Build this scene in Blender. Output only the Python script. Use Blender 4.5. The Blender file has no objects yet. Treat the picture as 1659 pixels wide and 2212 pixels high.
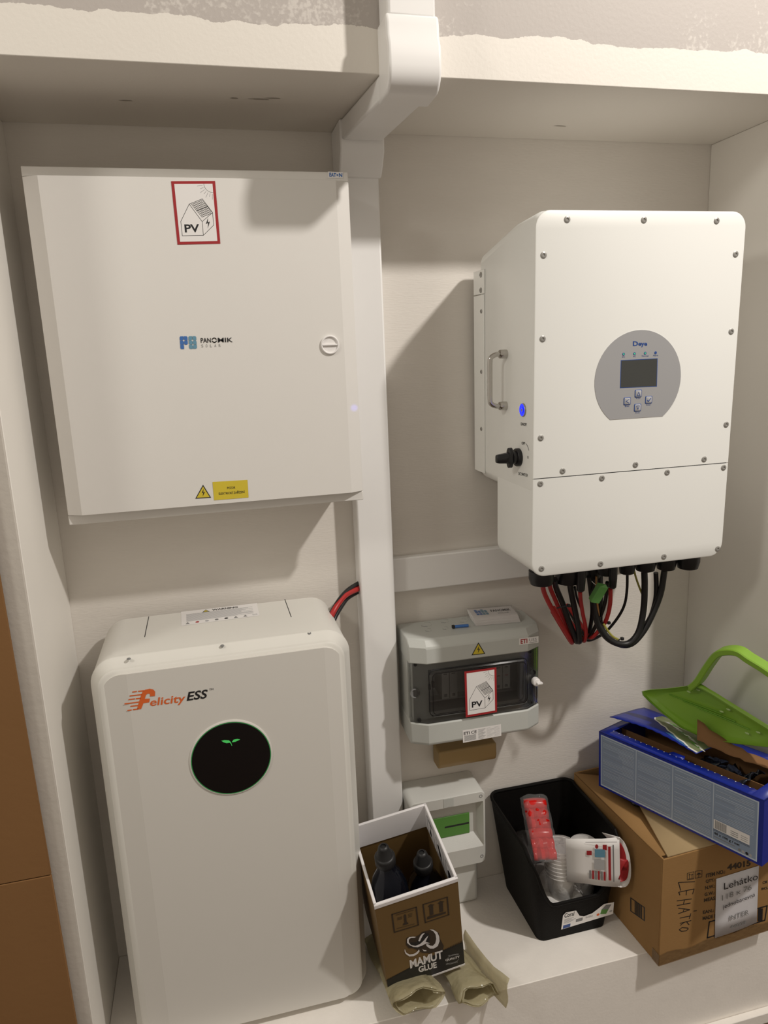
import bpy, bmesh, math, random
from mathutils import Vector, Matrix, geometry
random.seed(7)
scene = bpy.context.scene
C = scene.collection
R = math.radians

# ------------------------------------------------------------------ camera
FPX = 1549.559
CX, CY = 829.5, 1106.0
CAM = Vector((-0.580633, -1.507688, 1.313862))
YAW, PIT, ROL = 0.2359256, -0.2119999, -0.0410896
def cam_axes():
    cy, sy, cp, sp = math.cos(YAW), math.sin(YAW), math.cos(PIT), math.sin(PIT)
    f = Vector((sy*cp, cy*cp, sp)); r = Vector((cy, -sy, 0)); u = r.cross(f)
    c, s = math.cos(ROL), math.sin(ROL)
    return c*r + s*u, -s*r + c*u, f
AR, AU, AF = cam_axes()
cd = bpy.data.cameras.new('camera'); cam = bpy.data.objects.new('camera', cd); C.objects.link(cam)
cd.sensor_fit = 'HORIZONTAL'; cd.sensor_width = 36.0; cd.lens = FPX/1659*36.0; cd.clip_start = 0.02
m = Matrix.Identity(4)
for i in range(3):
    m[i][0] = AR[i]; m[i][1] = AU[i]; m[i][2] = -AF[i]; m[i][3] = CAM[i]
cam.matrix_world = m
scene.camera = cam
def pick(u, v, axis, val, M=None):
    """point of the photograph's pixel on the plane <axis>=val of frame M (local coordinates)"""
    d = AR*((u-CX)/FPX) + AU*(-(v-CY)/FPX) + AF
    o = CAM.copy()
    if M is not None:
        I = M.inverted(); o2 = I @ o; d = (I @ (o+d)) - o2; o = o2
    return o + d*((val-o[axis])/d[axis])

# ------------------------------------------------------------------ light
w = bpy.data.worlds.new('world'); scene.world = w; w.use_nodes = True
w.node_tree.nodes['Background'].inputs[0].default_value = (1.0, 0.88, 0.73, 1)
w.node_tree.nodes['Background'].inputs[1].default_value = 0.38
def lamp(name, loc, power, col, size):
    l = bpy.data.lights.new(name, 'POINT'); l.energy = power; l.color = col; l.shadow_soft_size = size
    o = bpy.data.objects.new(name, l); o.location = loc; C.objects.link(o); return o
lamp('ceiling_lamp', (1.0, -1.52, 2.80), 150, (1.0, 0.945, 0.88), 0.055)
lamp('ceiling_lamp', (-2.0, -1.25, 2.35), 31, (1.0, 0.96, 0.86), 0.16)
scene.view_settings.view_transform = 'Standard'
scene.view_settings.look = 'None'
scene.view_settings.gamma = 1.0
scene.view_settings.use_curve_mapping = False
scene.view_settings.exposure = 0.12

# ------------------------------------------------------------------ materials
def nt_new(name):
    m = bpy.data.materials.new(name); m.use_nodes = True
    return m, m.node_tree, m.node_tree.nodes['Principled BSDF']
def mat(name, col, rough=0.5, metal=0.0, noise=0.04, nscale=30.0, bump=0.0, bscale=200.0, stretch=(1,1,1), spec=0.5, emit=None, coat=0.0):
    m, nt, b = nt_new(name)
    N, L = nt.nodes, nt.links
    b.inputs['Roughness'].default_value = rough
    b.inputs['Metallic'].default_value = metal
    b.inputs['Specular IOR Level'].default_value = spec
    b.inputs['Coat Weight'].default_value = coat
    tc = N.new('ShaderNodeTexCoord'); mp = N.new('ShaderNodeMapping'); mp.inputs['Scale'].default_value = stretch
    L.new(tc.outputs['Object'], mp.inputs[0])
    n = N.new('ShaderNodeTexNoise'); n.inputs['Scale'].default_value = nscale; n.inputs['Detail'].default_value = 4
    L.new(mp.outputs[0], n.inputs[0])
    mx = N.new('ShaderNodeMix'); mx.data_type = 'RGBA'
    a = [max(0, c*(1-noise)) for c in col]; c2 = [min(1, c*(1+noise)) for c in col]
    mx.inputs['A'].default_value = (*a, 1); mx.inputs['B'].default_value = (*c2, 1)
    L.new(n.outputs[0], mx.inputs['Factor']); L.new(mx.outputs['Result'], b.inputs['Base Color'])
    if bump:
        n2 = N.new('ShaderNodeTexNoise'); n2.inputs['Scale'].default_value = bscale; n2.inputs['Detail'].default_value = 5
        L.new(mp.outputs[0], n2.inputs[0])
        bp = N.new('ShaderNodeBump'); bp.inputs['Strength'].default_value = bump; bp.inputs['Distance'].default_value = 0.002
        L.new(n2.outputs[0], bp.inputs['Height']); L.new(bp.outputs[0], b.inputs['Normal'])
    if emit:
        b.inputs['Emission Color'].default_value = (*emit[0], 1); b.inputs['Emission Strength'].default_value = emit[1]
    return m
def film(name, col, alpha, rough=0.08, translucent=0.4):
    """thin clear plastic: part transparent, part glossy, part diffuse"""
    m = bpy.data.materials.new(name); m.use_nodes = True
    nt = m.node_tree; N, L = nt.nodes, nt.links; N.clear()
    out = N.new('ShaderNodeOutputMaterial')
    tr = N.new('ShaderNodeBsdfTransparent'); tr.inputs[0].default_value = (*[min(1, 0.5+0.5*c) for c in col], 1)
    pr = N.new('ShaderNodeBsdfPrincipled'); pr.inputs['Base Color'].default_value = (*col, 1); pr.inputs['Roughness'].default_value = rough
    mx = N.new('ShaderNodeMixShader'); mx.inputs[0].default_value = alpha
    n = N.new('ShaderNodeTexNoise'); n.inputs['Scale'].default_value = 60
    tc = N.new('ShaderNodeTexCoord'); L.new(tc.outputs['Object'], n.inputs[0])
    bp = N.new('ShaderNodeBump'); bp.inputs['Strength'].default_value = 0.6; bp.inputs['Distance'].default_value = 0.004
    L.new(n.outputs[0], bp.inputs['Height']); L.new(bp.outputs[0], pr.inputs['Normal'])
    L.new(tr.outputs[0], mx.inputs[1]); L.new(pr.outputs[0], mx.inputs[2]); L.new(mx.outputs[0], out.inputs[0])
    return m
def hx(s):
    v = [int(s[i:i+2], 16)/255 for i in (0, 2, 4)]
    return tuple(c/12.92 if c <= .04045 else ((c+.055)/1.055)**2.4 for c in v)

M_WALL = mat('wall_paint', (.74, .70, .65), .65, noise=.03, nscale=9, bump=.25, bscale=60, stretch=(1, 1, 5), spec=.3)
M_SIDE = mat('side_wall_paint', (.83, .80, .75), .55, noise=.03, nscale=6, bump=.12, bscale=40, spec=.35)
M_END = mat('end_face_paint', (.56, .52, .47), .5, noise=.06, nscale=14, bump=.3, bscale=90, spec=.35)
M_LEDGE = mat('ledge_paint', (.89, .85, .80), .6, noise=.05, nscale=25, bump=.2, bscale=150, spec=.3)
M_DUCT = mat('duct_plastic', (.87, .86, .85), .28, noise=.01, spec=.5)
M_CAB = mat('cabinet_lacquer', (.76, .74, .71), .38, noise=.01, bump=.03, bscale=700)
M_INV = mat('inverter_lacquer', (.87, .875, .85), .42, noise=.012, nscale=8, bump=.03, bscale=600)
M_BAT = mat('battery_lacquer', (.74, .725, .68), .36, noise=.012, bump=.02, bscale=500)
M_BATP = mat('battery_panel', (.70, .68, .64), .33, noise=.01)
M_GREY = mat('enclosure_plastic', (.54, .555, .53), .42, noise=.015, bump=.08, bscale=500)
M_GREY2 = mat('enclosure_plastic_pale', (.64, .64, .61), .4, noise=.015, bump=.08, bscale=500)
M_BLACK = mat('black_plastic', (.012, .012, .014), .35, noise=.1, bump=.05)
M_BIN = mat('bin_plastic', (.0042, .0035, .003), .62, spec=.16, noise=.1, bump=.25, bscale=260)
M_RUB = mat('black_cable_sheath', (.011, .011, .012), .4, noise=.1)
M_RED = mat('red_cable_sheath', (.42, .02, .02), .4, noise=.05)
M_YEL = mat('yellow_green_sheath', (.30, .28, .05), .45, noise=.2, nscale=80)
M_ORA = mat('brown_wire', (.42, .22, .08), .45)
M_INK = mat('black_print', (.012, .012, .014), .5)
M_DINK = mat('faded_print', (.045, .03, .018), .7)
M_GINK = mat('grey_print', (.22, .22, .22), .6)
M_LGREY = mat('pale_grey_print', (.42, .42, .43), .6)
M_WHITEP = mat('white_label', (.82, .80, .79), .45, noise=.01)
M_REDP = mat('red_print', (.36, .02, .025), .45)
M_YELP = mat('yellow_label', (.66, .52, .04), .45)
M_BLUE1 = mat('blue_print', (.05, .16, .46), .45)
M_BLUE2 = mat('teal_print', (.13, .30, .42), .45)
M_NAVY = mat('navy_print', (.02, .07, .28), .45)
M_ORP = mat('orange_print', (.72, .14, .03), .4)
M_STEEL = mat('screw_steel', (.36, .35, .33), .38, .45)
M_CHROME = mat('handle_steel', (.55, .53, .50), .2, 1.0)
M_DARK = mat('dark_recess', (.02, .02, .02), .7)
M_GLASSB = mat('black_glass', (.004, .004, .005), .06, noise=0, coat=.5)
M_LCD = mat('display_glass', (.055, .058, .055), .12)
M_PANEL = mat('display_overlay', (.36, .36, .37), .4, noise=.01)
M_GREENR = mat('green_ring_light', (.02, .14, .04), .4, emit=((.05, .6, .12), .12))
M_LEAF = mat('green_leaf_light', (.03, .3, .06), .4, emit=((.1, .7, .15), .35))
M_LEDB = mat('blue_ring_light', (.02, .02, .9), .3, emit=((.01, .02, 1.0), 1.8))
M_LEDG = mat('green_indicator', (.02, .25, .08), .3, emit=((.1, .8, .3), .5))
M_GTERM = mat('green_terminal', (.13, .36, .09), .4)
M_GDIN = mat('green_insert', (.10, .28, .05), .4)
M_CARD = mat('carton_board', hx('9a774c'), .8, noise=.05, nscale=12, bump=.12, bscale=120, stretch=(1, 1, 4), spec=.2)
M_CARD2 = mat('sheet_board', hx('866340'), .85, noise=.06, nscale=7, bump=.15, bscale=90, spec=.15)
M_CARDLIT = mat('carton_board_lit', (.44, .32, .175), .8, noise=.05, nscale=12, bump=.1, bscale=120, stretch=(1, 1, 4), spec=.2)  # carton board again, lightened: light falling on the front flap is in the colour
M_CARDI = mat('carton_inside', hx('866343'), .85, noise=.05, nscale=10, spec=.2)
M_KRAFT = mat('kraft_print', hx('755c36'), .55, noise=.04, nscale=20)
M_LINER = mat('white_liner', (.82, .80, .81), .6, noise=.02)
M_BXBLUE = mat('box_blue', (.008, .022, .27), .3, noise=.04)
M_BXPALE = mat('box_pale_blue', (.25, .32, .44), .42, noise=.05, nscale=40)
M_BXLINE = mat('box_pale_line', (.52, .60, .70), .5)
M_GRASS = mat('picture_green', (.21, .24, .13), .4, noise=.7, nscale=45)
M_SACH = mat('sachet_foil', (.02, .025, .04), .18, noise=.6, nscale=40)
M_LIME = mat('lime_plastic', (.24, .44, .045), .38, noise=.02)
M_LIMED = mat('lime_plastic_rib', (.16, .38, .018), .4, noise=.02)
M_FILMY = film('yellowish_film', (.66, .60, .40), .48, .09)
M_FILMC = film('clear_film', (.78, .76, .76), .11, .03)
M_CUP = film('clear_cup', (.97, .95, .93), .58, .06)
M_REDBAG = mat('red_plastic', (.62, .008, .006), .25, noise=.15, nscale=25)
M_TISSUE = mat('white_fleece', (.8, .78, .75), .9, noise=.05, bump=.5, bscale=60)
M_PAPER = mat('note_paper', (.64, .63, .66), .7, noise=.02)
M_BOTTLE = mat('bottle_plastic', (.006, .007, .012), .13, noise=.1)
M_CAP = mat('bottle_cap', (.009, .009, .010), .45)
M_TUBE = mat('beige_pipe', hx('a58a5c'), .5, noise=.03)
M_FLOOR = mat('floor_boards', hx('4a3524'), .5, noise=.25, nscale=6, stretch=(1, 12, 1))
def smoked(name, tint, dif):
    m = bpy.data.materials.new(name); m.use_nodes = True
    nt = m.node_tree; N, L = nt.nodes, nt.links; N.clear()
    out = N.new('ShaderNodeOutputMaterial'); tr = N.new('ShaderNodeBsdfTransparent'); tr.inputs[0].default_value = (*tint, 1)
    gl = N.new('ShaderNodeBsdfGlossy'); gl.inputs['Roughness'].default_value = .12
    df = N.new('ShaderNodeBsdfDiffuse'); df.inputs[0].default_value = (.17, .17, .165, 1)
    fr = N.new('ShaderNodeFresnel'); fr.inputs[0].default_value = 1.45
    a = N.new('ShaderNodeMixShader'); a.inputs[0].default_value = dif; b = N.new('ShaderNodeMixShader')
    n = N.new('ShaderNodeTexNoise'); n.inputs['Scale'].default_value = 3
    L.new(tr.outputs[0], a.inputs[1]); L.new(df.outputs[0], a.inputs[2])
    L.new(fr.outputs[0], b.inputs[0]); L.new(a.outputs[0], b.inputs[1]); L.new(gl.outputs[0], b.inputs[2]); L.new(b.outputs[0], out.inputs[0])
    return m
M_SMOKE = smoked('smoked_window', (.90, .905, .91), .14)
M_SMOKE2 = smoked('smoked_window_clear', (.90, .90, .91), .04)

def bulkhead_mat():
    """white paint with a ragged upper edge; bare grey plaster above it"""
    m, nt, b = nt_new('bulkhead_paint')
    N, L = nt.nodes, nt.links
    tc = N.new('ShaderNodeTexCoord'); sx = N.new('ShaderNodeSeparateXYZ'); L.new(tc.outputs['Object'], sx.inputs[0])
    n = N.new('ShaderNodeTexNoise'); n.inputs['Scale'].default_value = 11; n.inputs['Detail'].default_value = 7; n.inputs['Roughness'].default_value = .62
    L.new(tc.outputs['Object'], n.inputs[0])
    ma = N.new('ShaderNodeMath'); ma.operation = 'MULTIPLY_ADD'; ma.inputs[1].default_value = .034
    L.new(n.outputs[0], ma.inputs[0]); L.new(sx.outputs[2], ma.inputs[2])
    gt = N.new('ShaderNodeMath'); gt.operation = 'GREATER_THAN'; gt.inputs[1].default_value = 1.814+.017
    L.new(ma.outputs[0], gt.inputs[0])
    # plaster: beige with pale roller specks
    n2 = N.new('ShaderNodeTexNoise'); n2.inputs['Scale'].default_value = 150; n2.inputs['Detail'].default_value = 3
    L.new(tc.outputs['Object'], n2.inputs[0])
    n3 = N.new('ShaderNodeTexNoise'); n3.inputs['Scale'].default_value = 9
    L.new(tc.outputs['Object'], n3.inputs[0])
    mu = N.new('ShaderNodeMath'); mu.operation = 'MULTIPLY'; L.new(n2.outputs[0], mu.inputs[0]); L.new(n3.outputs[0], mu.inputs[1])
    cr = N.new('ShaderNodeValToRGB'); cr.color_ramp.elements[0].position = .30; cr.color_ramp.elements[1].position = .42
    cr.color_ramp.elements[0].color = (.47, .43, .40, 1); cr.color_ramp.elements[1].color = (.60, .56, .52, 1)
    L.new(mu.outputs[0], cr.inputs[0])
    mx = N.new('ShaderNodeMix'); mx.data_type = 'RGBA'; mx.inputs['A'].default_value = (.78, .74, .68, 1)
    L.new(gt.outputs[0], mx.inputs['Factor']); L.new(cr.outputs[0], mx.inputs['B']); L.new(mx.outputs['Result'], b.inputs['Base Color'])
    b.inputs['Roughness'].default_value = .6
    bp = N.new('ShaderNodeBump'); bp.inputs['Strength'].default_value = .15; bp.inputs['Distance'].default_value = .002
    L.new(n2.outputs[0], bp.inputs['Height']); L.new(bp.outputs[0], b.inputs['Normal'])
    return m
M_BULK = bulkhead_mat()

# ------------------------------------------------------------------ mesh helpers
def fr(o, yaw=0, pitch=0, roll=0):
    return Matrix.Translation(o) @ Matrix.Rotation(R(yaw), 4, 'Z') @ Matrix.Rotation(R(pitch), 4, 'X') @ Matrix.Rotation(R(roll), 4, 'Y')
def smooth_path(pts, n=6):
    P = [Vector(p) for p in pts]
    if len(P) < 3: return P
    out = []
    for i in range(len(P)-1):
        p0 = P[i-1] if i else P[0]*2-P[1]; p1 = P[i]; p2 = P[i+1]; p3 = P[i+2] if i+2 < len(P) else P[-1]*2-P[-2]
        for k in range(n):
            t = k/n
            out.append(.5*((2*p1)+(p2-p0)*t+(2*p0-5*p1+4*p2-p3)*t*t+(3*p1-p0-3*p2+p3)*t**3))
    out.append(P[-1]); return out
def rr(x0, x1, z0, z1, r, n=6):
    out = []
    for cx, cz, a0 in ((x1-r, z0+r, -90), (x1-r, z1-r, 0), (x0+r, z1-r, 90), (x0+r, z0+r, 180)):
        for k in range(n+1):
            a = R(a0+90*k/n); out.append((cx+r*math.cos(a), cz+r*math.sin(a)))
    return out
class MB:
    def __init__(s): s.v = []; s.f = []; s.m = []; s.mats = []
    def mi(s, m):
        if m not in s.mats: s.mats.append(m)
        return s.mats.index(m)
    def add(s, vs, fs, m):
        b = len(s.v); s.v += [tuple(v) for v in vs]; i = s.mi(m)
        for f in fs: s.f.append([b+k for k in f]); s.m.append(i)
        return s
    def box(s, x0, x1, y0, y1, z0, z1, m, M=None):
        vs = [Vector((x, y, z)) for z in (z0, z1) for y in (y0, y1) for x in (x0, x1)]
        if M: vs = [M @ v for v in vs]
        return s.add(vs, [(0, 2, 3, 1), (4, 5, 7, 6), (0, 1, 5, 4), (2, 6, 7, 3), (0, 4, 6, 2), (1, 3, 7, 5)], m)
    def loft(s, loops, m, cap0=True, cap1=True):
        n = len(loops[0]); vs = [p for l in loops for p in l]; fs = []
        for i in range(len(loops)-1):
            for k in range(n):
                a = i*n+k; b = i*n+(k+1) % n
                fs.append((a, b, b+n, a+n))
        if cap0: fs.append(tuple(range(n-1, -1, -1)))
        if cap1: fs.append(tuple(range((len(loops)-1)*n, len(loops)*n)))
        return s.add(vs, fs, m)
    def bridge(s, la, lb, m):          # two closed loops of one length -> ring of faces
        n = len(la); return s.add(list(la)+list(lb), [(k, (k+1) % n, n+(k+1) % n, n+k) for k in range(n)], m)
    def shell(s, x0, x1, z0, z1, r, prof, m, n=6, cap0=True, cap1=True):
        """rounded block seen from the front: prof = [(y, inset)] back to front"""
        L = []
        for y, ins in prof:
            L.append([(x, y, z) for x, z in rr(x0+ins, x1-ins, z0+ins, z1-ins, max(r-ins, .0015), n)])
        return s.loft(L, m, cap0, cap1)
    def tube(s, pts, r, m, n=10, sm=5, caps=True):
        P = smooth_path(pts, sm) if sm else [Vector(p) for p in pts]
        rs = r if isinstance(r, (list, tuple)) else [r]*len(P)
        if len(rs) != len(P): rs = [rs[min(len(rs)-1, int(i/len(P)*len(rs)))] for i in range(len(P))]
        t0 = (P[1]-P[0]).normalized(); up = Vector((0, 0, 1)) if abs(t0.z) < .9 else Vector((1, 0, 0))
        nn = t0.cross(up).normalized(); L = []
        for i, p in enumerate(P):
            t = (P[min(i+1, len(P)-1)]-P[max(i-1, 0)]).normalized()
            nn = (nn - t*nn.dot(t)).normalized(); bb = t.cross(nn)
            L.append([p+nn*rs[i]*math.cos(2*math.pi*k/n)+bb*rs[i]*math.sin(2*math.pi*k/n) for k in range(n)])
        return s.loft(L, m, caps, caps)
    def lathe(s, o, ax, prof, m, n=20, cap0=True, cap1=True):
        ax = Vector(ax).normalized(); up = Vector((0, 0, 1)) if abs(ax.z) < .9 else Vector((1, 0, 0))
        a = ax.cross(up).normalized(); b = ax.cross(a); o = Vector(o)
        L = [[o+ax*h+a*r*math.cos(2*math.pi*k/n)+b*r*math.sin(2*math.pi*k/n) for k in range(n)] for r, h in prof]
        return s.loft(L, m, cap0, cap1)
    def grid(s, G, m, thick=0):
        nu, nv = len(G), len(G[0]); vs = [p for row in G for p in row]
        fs = [(i*nv+j, (i+1)*nv+j, (i+1)*nv+j+1, i*nv+j+1) for i in range(nu-1) for j in range(nv-1)]
        return s.add(vs, fs, m)
    def build(s, name, parent=None, bevel=0, seg=2, solid=0, angle=38, smooth=True):
        me = bpy.data.meshes.new(name); me.from_pydata(s.v, [], s.f); me.update()
        for m in s.mats: me.materials.append(m)
        me.polygons.foreach_set('material_index', s.m)
        bm = bmesh.new(); bm.from_mesh(me); bmesh.ops.remove_doubles(bm, verts=bm.verts, dist=1e-6)
        bmesh.ops.recalc_face_normals(bm, faces=bm.faces); bm.to_mesh(me); bm.free()
        if smooth:
            me.polygons.foreach_set('use_smooth', [True]*len(me.polygons)); me.set_sharp_from_angle(angle=R(angle))
        o = bpy.data.objects.new(name, me); C.objects.link(o)
        if parent: o.parent = parent
        if solid:
            q = o.modifiers.new('solid', 'SOLIDIFY'); q.thickness = solid; q.offset = 0
        if bevel:
            q = o.modifiers.new('bevel', 'BEVEL'); q.width = bevel; q.segments = seg; q.limit_method = 'ANGLE'; q.angle_limit = R(40)
        return o
def thing(name, label, cat, M=None, group=None):
    o = bpy.data.objects.new(name, None); C.objects.link(o); o.empty_display_size = .05
    if M is not None: o.matrix_world = M
    o['label'] = label; o['category'] = cat
    if group: o['group'] = group
    return o
def tag(o, label, cat, group=None):
    o['label'] = label; o['category'] = cat
    if group: o['group'] = group
    return o
def struct(o): o['kind'] = 'structure'; return o

_fc = {}
def text2d(t, bold=0.0, shear=0.0):
    """triangles of a text string, normalised to its bounding box; returns (pts, faces, aspect)"""
    k = (t, bold, shear)
    if k in _fc: return _fc[k]
    cu = bpy.data.curves.new('t', 'FONT'); cu.body = t; cu.size = 1; cu.offset = bold; cu.shear = shear; cu.resolution_u = 3
    ob = bpy.data.objects.new('t', cu); C.objects.link(ob)
    me = ob.to_mesh(); vs = [(v.co.x, v.co.y) for v in me.vertices]; fs = [tuple(p.vertices) for p in me.polygons]
    ob.to_mesh_clear(); bpy.data.objects.remove(ob); bpy.data.curves.remove(cu)
    xs = [v[0] for v in vs]; ys = [v[1] for v in vs]
    x0, x1, y0, y1 = min(xs), max(xs), min(ys), max(ys)
    vs = [((x-x0)/(x1-x0), (y-y0)/(y1-y0)) for x, y in vs]
    _fc[k] = (vs, fs, (x1-x0)/(y1-y0)); return _fc[k]
class Decal:
    """flat print on a surface. fn maps (a,b) in 0..1 (left-right, bottom-top) to a point; n = outward normal"""
    def __init__(s, fn, n, base=.0005): s.fn = fn; s.n = Vector(n).normalized(); s.mb = MB(); s.base = base
    @classmethod
    def quad(cls, bl, br, tr, tl, n, base=.0005):
        bl, br, tr, tl = map(Vector, (bl, br, tr, tl))
        return cls(lambda a, b: (bl*(1-a)+br*a)*(1-b)+(tl*(1-a)+tr*a)*b, n, base)
    def P(s, a, b, l): return s.fn(a, b)+s.n*(s.base+l*.00012)
    def poly(s, pts, m, l=1): s.mb.add([s.P(a, b, l) for a, b in pts], [tuple(range(len(pts)))], m); return s
    def rect(s, a0, b0, a1, b1, m, l=1): return s.poly([(a0, b0), (a1, b0), (a1, b1), (a0, b1)], m, l)
    def line(s, pts, wa, m, l=1, asp=1.0):
        """stroke; wa = width in b-units, asp = (width of the unit square)/(height)"""
        for (a0, b0), (a1, b1) in zip(pts, pts[1:]):
            dx, dy = (a1-a0)*asp, b1-b0; L = math.hypot(dx, dy) or 1e-9; nx, ny = -dy/L*wa/2, dx/L*wa/2
            ex, ey = dx/L*wa/3/asp, dy/L*wa/3
            s.poly([(a0-ex+nx/asp, b0-ey+ny), (a0-ex-nx/asp, b0-ey-ny), (a1+ex-nx/asp, b1+ey-ny), (a1+ex+nx/asp, b1+ey+ny)], m, l)
        return s
    def frame(s, a0, b0, a1, b1, wb, m, l=1, asp=1.0):
        wa = wb/asp
        s.rect(a0, b0, a1, b0+wb, m, l); s.rect(a0, b1-wb, a1, b1, m, l); s.rect(a0, b0+wb, a0+wa, b1-wb, m, l); s.rect(a1-wa, b0+wb, a1, b1-wb, m, l); return s
    def disc(s, a, b, r, m, l=1, asp=1.0, n=24): return s.poly([(a+r*math.cos(2*math.pi*k/n)/asp, b+r*math.sin(2*math.pi*k/n)) for k in range(n)], m, l)
    def arc(s, a, b, r, t0, t1, wd, m, l=1, asp=1.0, n=14):
        p = [(a+r*math.cos(R(t0+(t1-t0)*k/n))/asp, b+r*math.sin(R(t0+(t1-t0)*k/n))) for k in range(n+1)]
        return s.line(p, wd, m, l, asp)
    def crescent(s, outer, inner, m, l=1): return s.poly(outer+inner[::-1], m, l)
    def text(s, t, a0, b0, a1, b1, m, l=1, bold=0.0, shear=0.0):
        vs, fs, _ = text2d(t, bold, shear)
        s.mb.add([s.P(a0+(a1-a0)*x, b0+(b1-b0)*y, l) for x, y in vs], fs, m); return s
    def build(s, name, parent=None):
        me = bpy.data.meshes.new(name); me.from_pydata(s.mb.v, [], s.mb.f); me.update()
        for m in s.mb.mats: me.materials.append(m)
        me.polygons.foreach_set('material_index', s.mb.m)
        o = bpy.data.objects.new(name, me); C.objects.link(o)
        if parent: o.parent = parent
        return o
def pv_art(d, asp):
    """house with solar roof, sun, PV and bolt inside a red frame"""
    d.rect(0, 0, 1, 1, M_REDP, 0); d.rect(.065, .045, .935, .955, M_WHITEP, 1)
    H = [(.13, .14), (.13, .37), (.36, .64), (.62, .36), (.62, .14), (.13, .14)]
    d.line(H, .007, M_INK, 2, asp)
    d.line([(.36, .64), (.67, .72), (.88, .50), (.62, .36)], .007, M_INK, 2, asp)
    d.line([(.88, .50), (.88, .30), (.62, .14)], .007, M_INK, 2, asp)
    o = Vector((.41, .635)); e1 = Vector((.255, .065)); e2 = Vector((.215, -.205))
    for i in range(9):
        p = o+e2*(i/8); q = p+e1; d.line([tuple(p), tuple(q)], .006 if i != 4 else .012, M_INK, 2, asp)
    for i in range(9):
        p = o+e1*(i/8); q = p+e2; d.line([tuple(p), tuple(q)], .005, M_INK, 2, asp)
    d.text('PV', .20, .19, .54, .32, M_INK, 2, .025)
    d.poly([(.765, .42), (.70, .32), (.755, .335), (.735, .245), (.80, .36), (.75, .345)], M_INK, 2)
    d.arc(.93, .955, .13*1.05, 180, 270, .006, M_GINK, 2, asp)
    for k in range(7):
        t = R(188+k*13); r0, r1 = .16, (.215 if k % 2 else .245)
        d.line([(.93+r0*math.cos(t)/asp, .955+r0*math.sin(t)), (.93+r1*math.cos(t)/asp, .955+r1*math.sin(t))], .005, M_GINK, 2, asp)
    return d
def hazard_art(d, asp=1.15, l=0):
    d.poly([(0, 0), (1, 0), (.5, 1)], M_INK, l); d.poly([(.09, .06), (.91, .06), (.5, .87)], M_YELP, l+1)
    d.poly([(.53, .70), (.40, .37), (.50, .42), (.47, .13), (.62, .48), (.51, .43)], M_INK, l+2)
    return d
def screw(mb, o, ax, r, m=M_STEEL):
    mb.lathe(o, ax, [(r, 0), (r, .0012), (r*.75, .002), (r*.45, .002), (r*.4, .0008), (0.0002, .0008)], m, 14, True, True)

# ================================================================== SETTING
X_L, X_R = -.884, .568
Z_S = 1.749; Y_B = -.2987; Y_E = -.300
MB().box(-1.9, 1.6, 0, .12, -.3, 2.3, M_WALL).build('wall_back'); struct(bpy.data.objects['wall_back'])
# left jamb: inner face white, end face greyer
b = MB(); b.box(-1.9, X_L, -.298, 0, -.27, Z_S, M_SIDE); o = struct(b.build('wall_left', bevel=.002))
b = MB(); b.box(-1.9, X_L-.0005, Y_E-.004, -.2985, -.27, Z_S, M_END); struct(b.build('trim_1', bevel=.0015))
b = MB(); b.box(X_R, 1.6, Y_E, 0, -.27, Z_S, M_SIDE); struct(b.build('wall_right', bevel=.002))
b = MB(); b.box(-1.9, 1.6, Y_B, 0, Z_S, 2.75, M_BULK); struct(b.build('wall_upper', bevel=.0015))
b = MB(); b.box(-.8835, .605, -.3255, -.0005, -.27, 0, M_LEDGE); struct(b.build('wall_lower', bevel=.0015))
b = MB(); b.box(-.8835, .605, -.343, -.326, -.27, -.2405, M_LEDGE); struct(b.build('baseboard_front', bevel=.002))
b = MB(); b.box(-3.5, 3.0, -3.6, -.0, -.32, -.268, M_FLOOR); struct(b.build('floor'))

d = Decal(lambda a, bb: Vector((a, bb, Z_S)), (0, 0, -1), .0004)
M_SMUD = mat('smudge_dirt', (.42, .38, .33), .8)
for (u_, v_, rx_, ry_) in ((272, 217, .010, .0022), (506, 212, .006, .003), (560, 214, .016, .003), (590, 212, .012, .002), (1210, 272, .012, .002)):
    c_ = pick(u_, v_, 2, Z_S)
    d.poly([(c_.x+rx_*math.cos(k*.52)*(1+.3*math.sin(k*2.3)), c_.y+ry_*math.sin(k*.52)) for k in range(12)], M_SMUD)
o = d.build('smudge', bpy.data.objects['wall_upper'])

# ================================================================== CABLE DUCTS
D_L, D_R, D_Y = -.2893, -.2127, -.0489
t = thing('cable_duct', 'white plastic cable duct running down the wall between the cabinet and the inverter', 'cable duct', Matrix.Translation((0, 0, 0)))
b = MB(); b.box(D_L, D_R, D_Y, -.001, .001, 1.665, M_DUCT); b.build('lower_duct', t, bevel=.004)
fxL, fxR, fy = -.2664, -.1907, -.352
def duct_bend():
    b = MB()
    # horizontal run under the soffit, slightly skewed
    yb, yf = -.085, -.335
    z0, z1 = 1.712, Z_S-.001
    b.add([(-.290, yb, z0), (-.2125, yb, z0), (fxR-.001, yf, z0), (fxL, yf, z0), (-.290, yb, z1), (-.2125, yb, z1), (fxR-.001, yf, z1), (fxL, yf, z1)],
          [(0, 1, 2, 3), (4, 7, 6, 5), (0, 4, 5, 1), (1, 5, 6, 2), (2, 6, 7, 3), (3, 7, 4, 0)], M_DUCT)
    return b
b = duct_bend(); b.build('soffit_duct', t, bevel=.004)
# elbow at the wall: flared cap
b = MB(); prof = [(-.001, 1.7485), (-.087, 1.7485), (-.087, 1.700), (-.083, 1.685), (-.066, 1.668), (-.055, 1.655), (-.001, 1.655)]
prof = [(-.001, 1.7485), (-.0862, 1.7485), (-.0862, 1.7125), (-.0855, 1.695), (-.070, 1.672), (-.054, 1.655), (-.001, 1.655)]
b.loft([[(x, y, z) for y, z in prof] for x in (-.2935, -.2085)], M_DUCT); b.build('wall_elbow', t, bevel=.003)
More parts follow.
